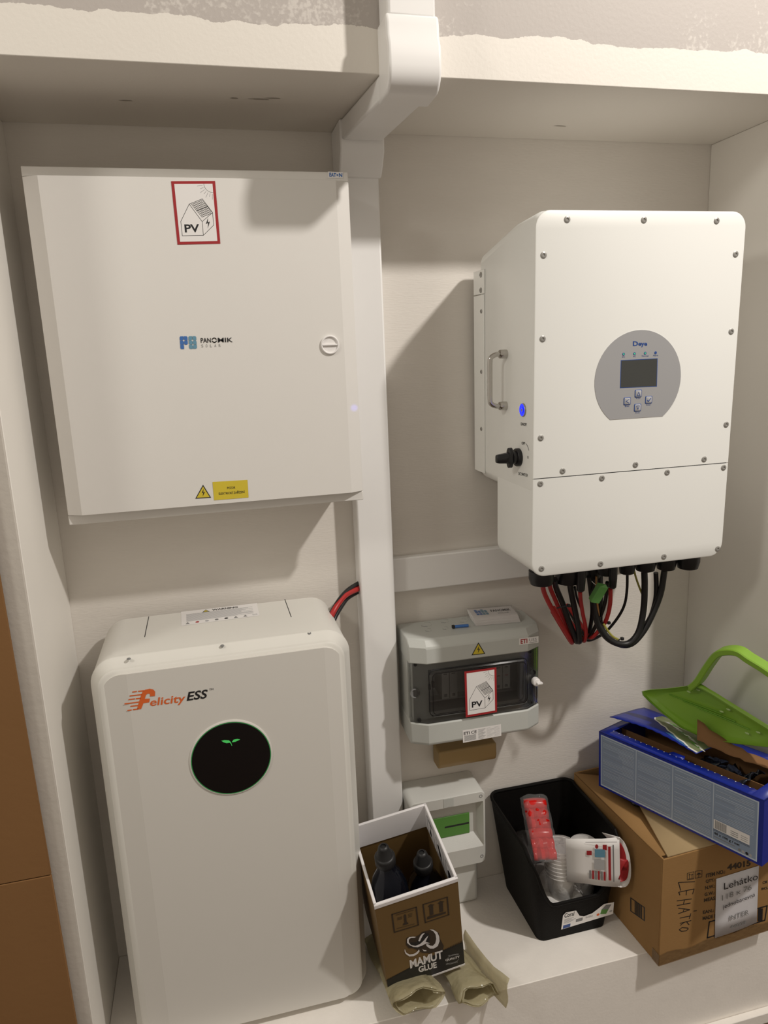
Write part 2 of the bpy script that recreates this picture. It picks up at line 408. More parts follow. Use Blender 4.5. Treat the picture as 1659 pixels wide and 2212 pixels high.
# elbow over the bulkhead edge
b = MB(); ex0, ex1 = fxL-.0035, fxR+.0045
prof = [(Y_B-.0006, 1.815), (fy, 1.815), (fy-.004, 1.800), (fy-.0045, 1.783), (fy-.0105, 1.770), (fy-.0115, 1.752)]
prof += [(fy-.0115+.030*(1-math.cos(R(a))), 1.742-.034*math.sin(R(a))) for a in range(0, 91, 15)]
prof += [(-.290, 1.707), (-.290, 1.7485), (Y_B-.0006, 1.7485)]
b.loft([[(x, y, z) for y, z in prof] for x in (ex0, ex1)], M_DUCT); b.build('edge_elbow', t, bevel=.006, seg=3)
b = MB(); b.box(fxL, fxR, fy, Y_B-.0006, 1.81, 2.3, M_DUCT); b.build('upper_duct', t, bevel=.005, seg=3)

t2 = thing('cable_duct', 'white horizontal cable duct branching right from the vertical one, behind the inverter bottom', 'cable duct', Matrix.Translation((0, 0, 0)))
b = MB(); b.box(D_R+.0005, .42, -.0236, -.001, .7985, .8771, M_DUCT); b.build('duct_cover', t2, bevel=.003)

# ================================================================== CABINET (left, top)
MC = fr((-.8365, -.150, 1.0417))
W_, H_ = .5417, .5996
t = thing('distribution_cabinet', 'large square white metal electrical cabinet hung on the left back wall', 'cabinet', MC)
b = MB(); b.box(.0125, W_-.0125, .0215, .149, .006, H_-.006, M_CAB); b.build('body', t, bevel=.002)
b = MB()
for z0, z1 in ((0, .0175), (H_-.016, H_)): b.box(0, W_, 0, .020, z0, z1, M_CAB)
b.box(0, .012, .004, .020, .0175, H_-.016, M_CAB); b.box(W_-.012, W_, .004, .020, .0175, H_-.016, M_CAB)
b.build('frame', t, bevel=.0015)
b = MB(); prof = [(0.0005, .001), (0.0005, -.001), (.026, -.0145), (W_-.026, -.0145), (W_-.0005, -.001), (W_-.0005, .001)]
b.loft([[(x, y, z) for x, y in prof] for z in (.0185, H_-.0170)], M_CAB); door = b.build('door', t, bevel=.0006, angle=12)
YD = -.0146
def pk(M, y): return lambda u, v: pick(u, v, 1, y, M)
p = pk(MC, YD)
c = p(712.5, 745)
b = MB(); b.lathe((c.x, YD, c.z), (0, -1, 0), [(.0175, 0), (.0175, .0025), (.0160, .004), (.0142, .0035), (.0138, .0008), (.0004, .0008)], M_WHITEP, 32)
b.box(c.x-.0135, c.x+.0135, YD-.0042, YD, c.z-.0012, c.z+.0012, M_WHITEP)
b.build('latch', door, bevel=.0004)
n = (0, -1, 0)
d = Decal.quad(p(383.5, 528.5), p(476, 526.5), p(464.5, 391), p(369.5, 391.5), n); pv_art(d, .70); o = d.build('solar_sticker', t); o['label'] = 'red framed sticker with a house and PV'
# company logo
d = Decal.quad(p(390, 754), p(504, 751), p(502, 725), p(388, 726.5), n)
def cell(d, a0, b0, a1, b1, m, corner, asp=4.3):
    r = .10; pts = []
    ra = r/asp
    for (a, b, k) in ((a0, b0, 'bl'), (a1, b0, 'br'), (a1, b1, 'tr'), (a0, b1, 'tl')):
        if k in corner:
            ca = a+(ra if 'l' in k else -ra); cb = b+(r if 'b' in k else -r)
            s0 = {'bl': 180, 'br': 270, 'tr': 0, 'tl': 90}[k]
            for j in range(5): pts.append((ca+ra*math.cos(R(s0+22.5*j)), cb+r*math.sin(R(s0+22.5*j))))
        else: pts.append((a, b))
    d.poly(pts, m)
u = .068; g = .008
for i, (col, row, m_, cor) in enumerate([(0, 2, M_BLUE1, 'tl br'), (1, 2, M_BLUE1, 'tr bl'), (0, 1, M_BLUE1, 'tr'), (1, 1, M_BLUE1, 'tl br bl'), (0, 0, M_BLUE1, 'bl'),
        (2, 2, M_BLUE2, 'tl br'), (3, 2, M_BLUE2, 'tr bl'), (2, 1, M_BLUE2, 'tr bl'), (3, 1, M_BLUE2, 'tl bl tr'), (2, 0, M_BLUE2, 'bl tr'), (3, 0, M_BLUE2, 'br tl')]):
    a = col*(u+g)+(.012 if col > 1 else 0); bb = row*.34
    cell(d, a, bb, a+u, bb+.32, m_, cor.split())
d.text('PAN', .39, .46, .583, .84, M_INK, 1, .010); d.text('MIK', .715, .46, 1.0, .84, M_INK, 1, .010)
d.arc(.648, .65, .175, 20, 160, .07, M_INK, 1, 4.3); d.arc(.648, .65, .175, 200, 340, .07, M_INK, 1, 4.3)
for k, ch in enumerate('SOLAR'): d.text(ch, .395+k*.083, .10, .427+k*.083, .33, M_GINK)
d.build('company_logo', t)
d = Decal.quad(p(422, 1077), p(456, 1075), p(456, 1046), p(421, 1048), n); hazard_art(d); d.build('hazard_sticker', t)
d = Decal.quad(p(462.5, 1080.5), p(537, 1074.5), p(534.5, 1036.5), p(459, 1041), n)
d.rect(0, 0, 1, 1, M_YELP, 0); d.text('POZOR', .40, .55, .635, .68, M_INK, 1, .02); d.text('ELEKTRICKÉ ZAŘÍZENÍ', .15, .27, .90, .44, M_INK, 1, .02); d.build('yellow_sign', t)
p0 = pk(MC, -.0002)
d = Decal.quad(p0(708, 384.5), p0(741, 385.5), p0(741, 372), p0(708, 370.5), n)
d.rect(0, 0, 1, 1, M_WHITEP, 0); d.text('EAT', .10, .2, .54, .82, M_BLUE1, 1, .04); d.disc(.62, .5, .14, M_BLUE1, 1, 2.4, 10); d.text('N', .72, .2, .95, .82, M_BLUE1, 1, .04); d.build('maker_badge', t)

# ================================================================== INVERTER (right, top)
MI = fr((-.0047, -.2968, .8905), 0, 1.04, 0)
W_, H_, DP = .422, .6593, .285
t = thing('solar_inverter', 'large white inverter box with a grey display oval, mounted on the right back wall', 'inverter', MI)
zs = .192; zc = .150
b = MB()
# upper chassis: deep, rear top edge chamfered
L = [[(x, y, z) for x, z in rr(i_, W_-i_, zc, H_-i_-tz, .022, 6)] for y, i_, tz in ((DP-.025, .004, .045), (DP-.03, 0, .038), (.10, 0, .006), (.012, 0, 0), (.004, .002, .001))]
b.loft(L, M_INV); b.build('chassis', t, bevel=.0015)
b = MB(); b.shell(0.0004, W_-.0004, 0.0, zc+.06, .030, [(.172, .004), (.168, 0), (.012, 0), (.004, .002)], M_INV); b.build('wiring_box', t, bevel=.0015)
def half(zlo, zhi, top, r=.028, n=7):
    """front plate outline with two rounded corners"""
    def loop(y, ins):
        x0, x1, a0, a1 = ins, W_-ins, zlo+(0 if top else ins), zhi-(ins if top else 0)
        pts = []
        if top:
            pts += [(x0, a0), (x1, a0)]
            for k in range(n+1): a = R(90*k/n); pts.append((x1-r+r*math.cos(a), a1-r+r*math.sin(a)))
            for k in range(n+1): a = R(90+90*k/n); pts.append((x0+r+r*math.cos(a), a1-r+r*math.sin(a)))
        else:
            pts += [(x1, a1), (x0, a1)]
            for k in range(n+1): a = R(180+90*k/n); pts.append((x0+r+r*math.cos(a), a0+r+r*math.sin(a)))
            for k in range(n+1): a = R(270+90*k/n); pts.append((x1-r+r*math.cos(a), a0+r+r*math.sin(a)))
        return [(x, y, z) for x, z in pts]
    return [loop(.0045, 0), loop(.0035, -.0), loop(.0012, .0008), loop(0, .003)]
b = MB(); b.loft(half(zs+.0009, H_, True), M_INV); b.build('front_cover', t)
b = MB(); b.loft(half(0, zs-.0009, False), M_INV); b.build('lower_cover', t)
b = MB(); b.box(.004, W_-.004, .0025, .006, zs-.004, zs+.004, M_DARK); b.build('cover_seam', t)
p = pk(MI, 0)
for u, v in ((1225, 474), (1391, 475), (1548, 477), (1174, 551), (1589, 549), (1172, 732), (1579.5, 716), (1168, 946), (1568.5, 917), (1215, 1017.5), (1372.5, 1004), (1521, 992),
             (1167, 1045), (1300, 1033), (1441, 1020.5), (1563, 1010), (1169.5, 1228.5), (1297, 1218), (1434, 1202.5), (1550, 1185.5)):
    c = p(u, v); b = MB(); screw(b, (c.x, .0004, c.z), (0, -1, 0), .0058); b.build('cover_screw', t)
# display overlay: circle cut off below
q = [p(1385, 719), p(1284, 832), p(1471, 800), p(1310, 908), p(1440, 898)]
cxm = (q[1].x+q[2].x)/2; rad = (q[2].x-q[1].x)/2; czm = (q[1].z+q[2].z)/2-.004; zl = (q[3].z+q[4].z)/2
a0 = math.asin((zl-czm)/rad)
pts = [(cxm+rad*math.cos(a0+(math.pi-2*a0)*k/48), czm+rad*math.sin(a0+(math.pi-2*a0)*k/48)) for k in range(49)]
b = MB(); b.loft([[(x, y, z) for x, z in pts] for y in (0.001, -.0007)], M_PANEL); ov = b.build('display_panel', t)
yo = -.0007; p = pk(MI, yo); n = (0, -1, 0)
s0 = [p(1339, 838.5), p(1419, 835), p(1420.5, 774), p(1341, 778)]
d = Decal.quad(*s0, n, .0002); d.rect(0, 0, 1, 1, M_NAVY, 0); d.rect(.015, .02, .985, .98, M_LCD, 1); d.build('screen', ov)
d = Decal.quad(p(1367, 748.5), p(1398, 748.5), p(1398, 737), p(1367, 737), n, .0002)
d.text('D', 0, .1, .36, 1, M_NAVY, 1, .03); d.text('eye', .38, -.12, 1, .72, M_NAVY, 1, .03); d.build('maker_logo', ov)
for (u, v), (tt, wd) in zip(((1347, 765), (1370.5, 764), (1393.5, 763), (1416, 762)), (('DC', 6), ('AC', 6), ('Normal', 14), ('Alarm', 11))):
    c = p(u, v); b = MB(); b.lathe((c.x, yo, c.z), (0, -1, 0), [(.0026, 0), (.0026, .0005), (.0002, .0006)], M_NAVY, 12)
    if tt != 'Alarm': b.lathe((c.x, yo-.0006, c.z), (0, -1, 0), [(.0014, 0), (.0002, .0003)], M_LEDG, 8)
    b.build('indicator', ov)
    d = Decal.quad(p(u-wd/2, v+7.5), p(u+wd/2, v+7.2), p(u+wd/2, v+4), p(u-wd/2, v+4.2), n, .0002); d.text(tt, 0, 0, 1, 1, M_NAVY, 1); d.build('indicator_caption', ov)
for (u, v), sym, cap in (((1378.5, 850), 'up', 'Up'), ((1354.5, 866.5), 'left', 'Esc'), ((1401, 863.5), 'ok', 'Enter'), ((1377, 880.5), 'down', 'Down')):
    c = p(u, v); h = .0072; b = MB()
    b.shell(c.x-h, c.x+h, c.z-h, c.z+h, .002, [(yo, 0), (yo-.0006, 0), (yo-.0010, .0008)], M_NAVY, 3)
    b.shell(c.x-h*.86, c.x+h*.86, c.z-h*.86, c.z+h*.86, .0018, [(yo-.0009, 0), (yo-.0016, .0008)], M_LGREY, 3)
    k = b.build('button', ov)
    d = Decal(lambda a, bb, c=c: Vector((c.x+(a-.5)*.012, yo-.0017, c.z+(bb-.5)*.012)), n, .0002)
    if sym == 'up': d.line([(.25, .2), (.75, .2), (.5, .75), (.25, .2)], .07, M_NAVY)
    if sym == 'down': d.line([(.25, .8), (.75, .8), (.5, .25), (.25, .8)], .07, M_NAVY)
    if sym == 'left': d.line([(.75, .2), (.25, .5), (.75, .8)], .07, M_NAVY)
    if sym == 'ok': d.line([(.2, .45), (.4, .25), (.8, .75)], .12, M_NAVY)
    d.build('symbol', k)
    d = Decal.quad(p(u-4.5, v+12.5), p(u+4.5, v+12), p(u+4.5, v+9), p(u-4.5, v+9.5), n, .0002); d.text(cap, 0, 0, 1, 1, M_NAVY, 1); d.build('button_caption', ov)
# side features (left face, x = 0)
ps = lambda u, v, x=0.0: pick(u, v, 0, x, MI)
b = MB(); c = ps(1130.5, 885.5)
b.lathe((0, c.y, c.z), (-1, 0, 0), [(.0125, 0), (.0125, .002), (.0118, .0028), (.0112, .0028)], M_STEEL, 28, True, False)
b.lathe((0, c.y, c.z), (-1, 0, 0), [(.0112, .0028), (.0112, .0022), (.0062, .0022)], M_LEDB, 28, False, False)
b.lathe((0, c.y, c.z), (-1, 0, 0), [(.0062, .0030), (.0005, .0034)], M_LEDB, 20, True, False)
b.lathe((-.0031, c.y, c.z), (-1, 0, 0), [(.0030, 0), (.0030, .0004), (.0003, .0005)], M_STEEL, 14)
o = b.build('power_button', t); o['label'] = 'round power button with a glowing blue ring'
ledpos = MI @ Vector((-.006, c.y, c.z))
c = ps(1124, 988.5); cy_, cz_ = c.y+.006, c.z
b = MB(); b.lathe((0, cy_, cz_), (-1, 0, 0), [(.0175, 0), (.0175, .006), (.016, .008), (.0125, .008), (.0125, .015)], M_BLACK, 28)
o1 = b.build('switch_base', t)
b = MB(); pts = []
for k in range(28):
    a = 2*math.pi*k/28; rr_ = .0195*(1-.18*abs(math.cos(a))**3); pts.append((rr_*math.cos(a)*.62, rr_*math.sin(a)))
b.loft([[(-x, cy_+yy*.95, cz_+zz) for yy, zz in pts] for x in (.015, .0165, .021, .0225)], M_BLACK)
# lever nose pointing out
L = []
for x, hy, hz in ((.021, .0085, .0105), (.030, .0075, .0095), (.042, .0062, .0085), (.047, .0050, .0072)):
    L.append([(-x, cy_+a_*hy, cz_+b_*hz-(x-.021)*.02) for a_, b_ in ((-1, -.6), (-.6, -1), (.6, -1), (1, -.6), (1, .6), (.6, 1), (-.6, 1), (-1, .6))])
b.loft(L, M_BLACK); o = b.build('rotary_switch', t, bevel=.0008); o['label'] = 'black rotary isolator knob'
def side_text(s_, u0, v0, u1, v1, hpx, name='side_lettering'):
    A = ps(u0, v0+hpx/2); B = ps(u1, v1+hpx/2); C_ = ps(u1, v1-hpx/2); D_ = ps(u0, v0-hpx/2)
    d = Decal.quad(A, B, C_, D_, (-1, 0, 0), .0003); d.text(s_, 0, 0, 1, 1, M_INK, 1, .015); d.build(name, t)
side_text('ON/OFF', 1125, 915.5, 1138, 917.5, 6.5)
side_text('OFF', 1127, 957, 1134.5, 958, 6)
side_text('O', 1139.5, 987.5, 1142, 988, 6)
side_text('DC SWITCH', 1120.5, 1022.5, 1140, 1027, 6.5)
d = Decal(lambda a, bb: ps(1136+a*6.5, 958+(1-bb)*15), (-1, 0, 0), .0003); d.line([(0, 1), (.45, .75), (.8, .4), (1, 0)], .05, M_INK, 1, .5); d.build('side_mark', t)
h0 = ps(1093, 764.5); h1 = ps(1094.5, 876.5); hy = (h0.y+h1.y)/2
b = MB(); out = -.034
b.tube([(-.010, hy, h0.z), (-.022, hy, h0.z-.0005), (out+.002, hy, h0.z-.006), (out, hy, h0.z-.016), (out, hy, (h0.z+h1.z)/2), (out, hy, h1.z+.016), (out+.002, hy, h1.z+.006), (-.022, hy, h1.z+.0005), (-.010, hy, h1.z)], .0048, M_CHROME, 14, 6)
for z in (h0.z, h1.z): b.lathe((0, hy, z), (-1, 0, 0), [(.0085, 0), (.0085, .013), (.0078, .0145), (.0005, .0145)], M_CHROME, 20)
o = b.build('handle', t); o['label'] = 'polished steel carrying handle'
# wall bracket strips on the left side
def strip(v0, v1, name, nscrew):
    b = MB(); ya, yb_ = ps(1027.5, (v0+v1)/2).y, ps(1048, (v0+v1)/2).y
    za, zb = ps(1038, v1).z, ps(1038, v0).z
    b.box(-.0030, -.0002, yb_, DP+.004, za, zb, M_INV); o = b.build(name, t, bevel=.0008)
    for v in nscrew:
        c = ps(1040 if len(nscrew) > 2 else 1039, v, -.003); b = MB(); screw(b, (-.003, c.y, c.z), (-1, 0, 0), .0042 if len(nscrew) > 2 else .0055); b.build('bracket_screw', o)
strip(584, 636, 'mounting_plate', (593.5, 627)); strip(638, 1018, 'mounting_strip', (672.5, 803, 926.5))
b = MB(); b.box(.03, .39, DP-.03, DP+.006, .25, .60, M_CAB); b.build('wall_plate', t)
# glands underneath
pg = lambda u, v, y=.085: pick(u, v, 1, y, MI)
glands = []
for u0, u1, vb, yy in ((1144, 1194, 1268, .050), (1200, 1251, 1265, .090), (1245, 1263, 1280, .060), (1262, 1296, 1252, .110), (1291, 1330, 1246, .075), (1315, 1331, 1273, .050), (1338, 1369, 1243, .090), (1373, 1413, 1237, .090), (1419, 1457, 1234, .085), (1463, 1506, 1232, .075)):
    a = pg(u0, vb, yy); c = pg(u1, vb, yy); r = (c.x-a.x)/2; cx = (a.x+c.x)/2; zb = min(a.z, -.012)
    b = MB(); b.lathe((cx, yy, .004), (0, 0, -1), [(r*.9, 0), (r*.9, .008), (r, .009), (r, abs(zb)*.7), (r*.86, abs(zb)), (r*.55, abs(zb)+.003)], M_BLACK, 18)
    b.build('cable_gland', t); glands.append((cx, yy, zb, r))

# blue spill of the button's light
l = bpy.data.lights.new('button_glow', 'SPOT'); l.energy = .9; l.color = (.12, .12, 1.0); l.spot_size = R(3.0); l.spot_blend = .9; l.shadow_soft_size = .002
o = bpy.data.objects.new('button_glow', l); C.objects.link(o); tgt = pick(760, 881, 1, -.155)
o.location = ledpos; o.rotation_euler = (tgt-ledpos).to_track_quat('-Z', 'Y').to_euler()

# ================================================================== CABLES under the inverter
def cab(pts, r, m, label, name='cable', cat='cable', y0=-.215, ym=-.15, yend=None, grp=None):
    """pts in photo pixels (zoom frame), depth eased from y0 to ym"""
    P = []
    k = len(pts)
    for i, (zx, zy) in enumerate(pts):
        f = i/(k-1); y = y0+(ym-y0)*f
        P.append(pick(1140+zx/4.879, 1190+zy/4.879, 1, y))
    if yend is not None: P.append(Vector((P[-1].x+.004, P[-1].y+.03, P[-1].z+.004))); P.append(Vector((P[-1].x+.004, yend, P[-1].z+.03)))
    b = MB(); b.tube(P, r, m, 10, 5); o = b.build(name); tag(o, label, cat, grp); return o
yb = -.030
cab([(160, 330), (170, 430), (250, 600), (370, 800), (465, 965)], .0050, M_RED, 'leftmost thick red cable dropping from the inverter underside', y0=-.245, ym=-.14, yend=yb)
cab([(225, 330), (240, 400), (300, 540), (385, 745), (455, 900)], .0047, M_RED, 'second red cable from the left, close behind the leftmost one', y0=-.238, ym=-.13, yend=yb)
cab([(285, 300), (300, 390), (370, 560), (440, 760), (515, 950)], .0062, M_RUB, 'thick black cable hanging just right of the two left red cables', y0=-.225, ym=-.145, yend=yb)
cab([(440, 300), (455, 420), (500, 640), (535, 820), (545, 955)], .0064, M_RUB, 'thick black cable under the wide second gland', y0=-.22, ym=-.150, yend=yb)
cab([(495, 380), (520, 500), (575, 640), (612, 780), (620, 870)], .0026, M_RUB, 'thin black cable crossing behind the middle red one', y0=-.205, ym=-.12, yend=yb)
cab([(552, 430), (558, 520), (580, 660), (613, 830), (596, 950)], .0042, M_RED, 'middle red cable below the small long gland', y0=-.235, ym=-.150, yend=yb)
cab([(640, 270), (660, 420), (680, 620), (660, 800), (618, 930)], .0044, M_RUB, 'black cable left of the green terminal plug', y0=-.20, ym=-.125, yend=yb)
cab([(690, 250), (700, 500), (730, 740), (820, 900), (940, 975), (1070, 970), (1170, 850), (1220, 620), (1232, 380), (1228, 220)], .0068, M_RUB, 'thick black cable looping in a wide U to the eighth gland', y0=-.185, ym=-.205)
cab([(760, 250), (765, 560), (760, 760), (830, 900), (960, 985), (1090, 980), (1210, 860), (1310, 680), (1400, 450), (1440, 210)], .0066, M_RUB, 'outermost thick black cable of the big U loop', y0=-.175, ym=-.21)
cab([(1350, 230), (1355, 380), (1345, 520), (1300, 680), (1230, 800)], .0052, M_RUB, 'short black cable inside the big U loop on the right', y0=-.20, ym=-.19)
cab([(1050, 230), (1045, 420), (1015, 580), (930, 730), (800, 870), (640, 945)], .0030, M_RUB, 'thin black cable sweeping left from the seventh gland', y0=-.205, ym=-.14, yend=yb)
cab([(1115, 180), (1140, 280), (1175, 380), (1215, 480)], .0021, M_YEL, 'short yellow green earth wire beside the big black loop', y0=-.20, ym=-.195)
cab([(800, 770), (850, 850), (900, 905), (965, 940)], .0024, M_YEL, 'yellow green earth wire lying on the bottom of the big loop', y0=-.215, ym=-.225)
cab([(872, 400), (868, 560), (830, 720), (760, 830), (665, 915)], .0044, M_RED, 'rightmost red cable curving down to the left', y0=-.235, ym=-.155, yend=yb)
cab([(838, 330), (820, 520), (770, 680), (700, 820), (635, 920)], .0040, M_RUB, 'black cable right of the green terminal plug', y0=-.225, ym=-.145, yend=yb)
cab([(722, 270), (722, 400), (735, 560), (750, 680)], .0021, M_ORA, 'thin brown wire hanging behind the green terminal plug', name='wire', cat='wire', y0=-.21, ym=-.19)
cab([(675, 320), (700, 345), (735, 365)], .0007, M_WHITEP, 'hair thin bare wires above the green terminal plug', name='wire', cat='wire', y0=-.235, ym=-.237)
for (pts, y, lb) in ((((305, 605), (370, 585), (432, 577)), -.205, 'cable tie around the left red and black cables'), (((770, 745), (815, 765), (855, 758)), -.19, 'cable tie where the rightmost red cable ends'), (((955, 945), (975, 930), (995, 925)), -.235, 'cable tie at the bottom of the big black loop')):
    b = MB(); P = [pick(1140+a/4.879, 1190+c_/4.879, 1, y) for a, c_ in pts]; b.tube(P, .0016, M_BLACK, 6, 3); b.box(P[-1].x-.003, P[-1].x+.003, y-.003, y+.003, P[-1].z-.003, P[-1].z+.003, M_BLACK); tag(b.build('cable_tie', bevel=.0005), lb, 'cable tie')
# green terminal plug
c = pick(1140+745/4.879, 1190+450/4.879, 1, -.24)
MT = Matrix.Translation(c) @ Matrix.Rotation(R(-8), 4, 'Y') @ Matrix.Rotation(R(24), 4, 'Y') @ Matrix.Rotation(R(22), 4, 'X')
t = thing('terminal_plug', 'small pale green terminal plug dangling among the cables', 'plug', MT)
b = MB(); b.box(-.010, .010, -.006, .008, -.021, .021, M_GTERM); b.add([(-.010, -.006, .021), (.010, -.006, .021), (.010, .008, .021), (-.010, .008, .021), (0.002, -.003, .027)], [(0, 1, 4), (1, 2, 4), (2, 3, 4), (3, 0, 4)], M_GTERM); b.build('housing', t, bevel=.001)
for k in range(3):
    b = MB(); b.lathe((.010, .001, -.012+k*.010), (1, 0, 0), [(.0022, 0), (.0022, .003), (.0005, .003)], M_STEEL, 8); b.build('contact', t)

# ================================================================== BATTERY
MBt = fr((-.8193, -.2659, 0.0), .15, 0, 0)
W_, H_, DP = .464, .8149, .2329
t = thing('wall_battery', 'tall white floor standing battery unit with a round black display', 'battery', MBt)
b = MB(); b.shell(0, W_, 0.001, H_, .046, [(DP, .002), (DP-.002, 0), (.038, 0), (.032, .0008)], M_BAT, 9); b.build('housing', t)
b = MB(); b.shell(0, W_, 0.001, H_, .046, [(.033, -.0008), (.029, -.001), (.026, 0), (.012, .0125), (.0075, .0128), (.003, .0135), (0.0, .018)], M_BAT, 9); b.build('front_rim', t)
b = MB()
xs = [.020, .064, .412, .444]; ys = [.0008, -.0060, -.0060, .0008]
def bat_panel():
    r = .036; zt, zb_ = H_-.020, .021
    def front(x):
        if x <= xs[1]: f = (x-xs[0])/(xs[1]-xs[0]); return ys[0]+(ys[1]-ys[0])*f
        if x <= xs[2]: return ys[1]
        f = (x-xs[2])/(xs[3]-xs[2]); return ys[2]+(ys[3]-ys[2])*f
    X = [xs[0]+r*(1-math.cos(R(90*k/6))) for k in range(7)]+[xs[1], .15, .25, .35, xs[2]]+[xs[3]-r*(1-math.sin(R(90*k/6)))-0 for k in range(0, 7)]
    X = sorted(set(round(x, 5) for x in X if xs[0] <= x <= xs[3]))
    rows = []
    for x in X:
        dl = 0
        if x < xs[0]+r: dl = r-math.sqrt(max(0, r*r-(xs[0]+r-x)**2))
        if x > xs[3]-r: dl = r-math.sqrt(max(0, r*r-(x-(xs[3]-r))**2))
        rows.append([(x, front(x), zb_+dl), (x, front(x), zt-dl)])
    b = MB(); b.grid(rows, M_BATP)
    top = [r_[1] for r_ in rows]; bot = [r_[0] for r_ in rows]
    for seq in (top, bot):
        b.add(seq+[(x, .004, z) for x, y, z in seq], [(i, i+1, len(seq)+i+1, len(seq)+i) for i in range(len(seq)-1)], M_BATP)
    return b
bat_panel().build('front_panel', t, angle=3)
yp = -.0060; p = pk(MBt, yp)
c = p(500, 1636.5); rx = (p(587, 1630).x-p(413, 1641).x)/2
b = MB(); b.lathe((c.x, yp+.001, c.z), (0, -1, 0), [(rx+.0032, 0), (rx+.0032, .002), (rx+.001, .0032), (rx, .0032)], M_BATP, 64, True, False)
b.lathe((c.x, yp+.001, c.z), (0, -1, 0), [(rx, .0033), (rx-.0016, .0034)], M_GREENR, 64, False, False)
b.lathe((c.x, yp+.001, c.z), (0, -1, 0), [(rx-.0015, .0033), (rx-.004, .0036), (.001, .0036)], M_GLASSB, 64, False, True)
o = b.build('display', t); o['label'] = 'round black glass display with a thin green ring'
d = Decal.quad(p(476, 1612), p(520, 1608), p(520, 1590), p(476, 1594), (0, -1, 0), .003)
d.poly([(.04, .75), (.20, .80), (.42, .72), (.52, .45), (.53, .22), (.46, .42), (.30, .40), (.15, .55)], M_LEAF)
d.poly([(.97, .70), (.82, .80), (.64, .74), (.56, .48), (.60, .45), (.74, .48), (.87, .60)], M_LEAF); d.line([(.53, .3), (.56, .05)], .05, M_LEAF, 1, 2.2); d.build('leaf_symbol', o)
# logo
d = Decal.quad(p(270, 1538), p(462, 1512), p(462, 1478), p(270, 1504), (0, -1, 0), .0004)
# speed lines + big F
sx = lambda X: (X-144)/(1530-144); 
def LZ(X, Y): # zoom pixels (7.213x, origin 250,1460) -> unit square
    u_, v_ = 250+X/7.213, 1460+Y/7.213
    a = (u_-270)/192; vb = 1538-26*a; vt = 1504-26*a
    return (a, (vb-v_)/34)
d.poly([LZ(*q_) for q_ in ((325, 520), (380, 330), (410, 250), (450, 215), (520, 200), (575, 210), (605, 245), (603, 315), (525, 320), (527, 282), (495, 275), (465, 295), (447, 355), (525, 352), (515, 410), (425, 425), (390, 517))], M_ORP)
for (x0, y0, x1, y1) in ((262, 250, 320, 242), (350, 240, 430, 232), (222, 310, 400, 290), (203, 367, 290, 357), (315, 355, 380, 347), (142, 434, 350, 407), (233, 472, 335, 460), (186, 538, 240, 530), (272, 524, 345, 514)):
    d.line([LZ(x0, y0), LZ(x1, y1)], .075, M_ORP, 1, 5.6)
def ztext(s_, x0, y0, x1, y1, drop, m_, bold, shear=0):
    """text with baseline from zoom (x0,y0) to (x1,y1), height drop"""
    A = LZ(x0, y0); B = LZ(x1, y1); T = LZ(x0, y0-drop)
    vs, fs, _ = text2d(s_, bold, shear)
    d.mb.add([d.P(A[0]+(B[0]-A[0])*x, A[1]+(B[1]-A[1])*x+(T[1]-A[1])*y, 1) for x, y in vs], fs, m_)
ztext('elicity', 528, 510, 1078, 440, 160, M_ORP, .014, .10)
ztext('ESS', 1098, 390, 1430, 345, 138, M_INK, .022, .18)
ztext('TM', 1455, 228, 1520, 220, 30, M_INK, 0)
d.build('brand_logo', t)
# top: slots, warning label, screws
pt = lambda u, v: pick(u, v, 2, H_, MBt)
for (u0, v0, u1, v1) in ((320.5, 1332, 313.5, 1376), (614.5, 1294.5, 630, 1333)):
    A, B = pt(u0, v0), pt(u1, v1); d = Decal(lambda a, bb: Vector((0, 0, 0)), (0, 0, 1))
    b = MB(); x_ = (A.x+B.x)/2; b.box(x_-.0007, x_+.0007, B.y, A.y, H_-.002, H_+.0003, M_DARK); b.build('lid_joint', t)
for u, v in ((278, 1422.5), (480, 1394), (668, 1367)):
    c = pt(u, v); b = MB(); screw(b, (c.x, c.y, H_-.0014), (0, 0, 1), .0036, M_GINK); b.build('lid_screw', t)
d = Decal.quad(pt(392, 1352), pt(561, 1330), pt(555, 1303), pt(391, 1322), (0, 0, 1), .0003)
d.rect(0, 0, 1, 1, M_WHITEP, 0)
d.text('WARNING', .40, .80, .74, .93, M_INK, 1, .04); d.poly([(.27, .77), (.37, .77), (.32, .95)], M_INK, 1); d.poly([(.29, .79), (.35, .79), (.32, .91)], M_YELP, 2)
rnd = random.Random(3)
for k in range(13):
    y_ = .74-k*.042; d.rect(.065, y_, .93-rnd.random()*.25 if k % 3 else .93, y_+.020, M_LGREY, 1)
for k in range(8):
    x_ = .05+k*.123
    if k in (0, 5, 6): d.poly([(x_, .06), (x_+.055, .06), (x_+.0275, .19)], M_GINK, 1)
    elif k == 7: d.frame(x_, .08, x_+.06, .17, .02, M_LGREY, 1, 4)
    else: d.disc(x_+.027, .12, .055, (M_LGREY, M_REDP, M_LGREY, M_GINK, M_INK)[k], 1, 2.2, 14)
d.build('warning_label', t)

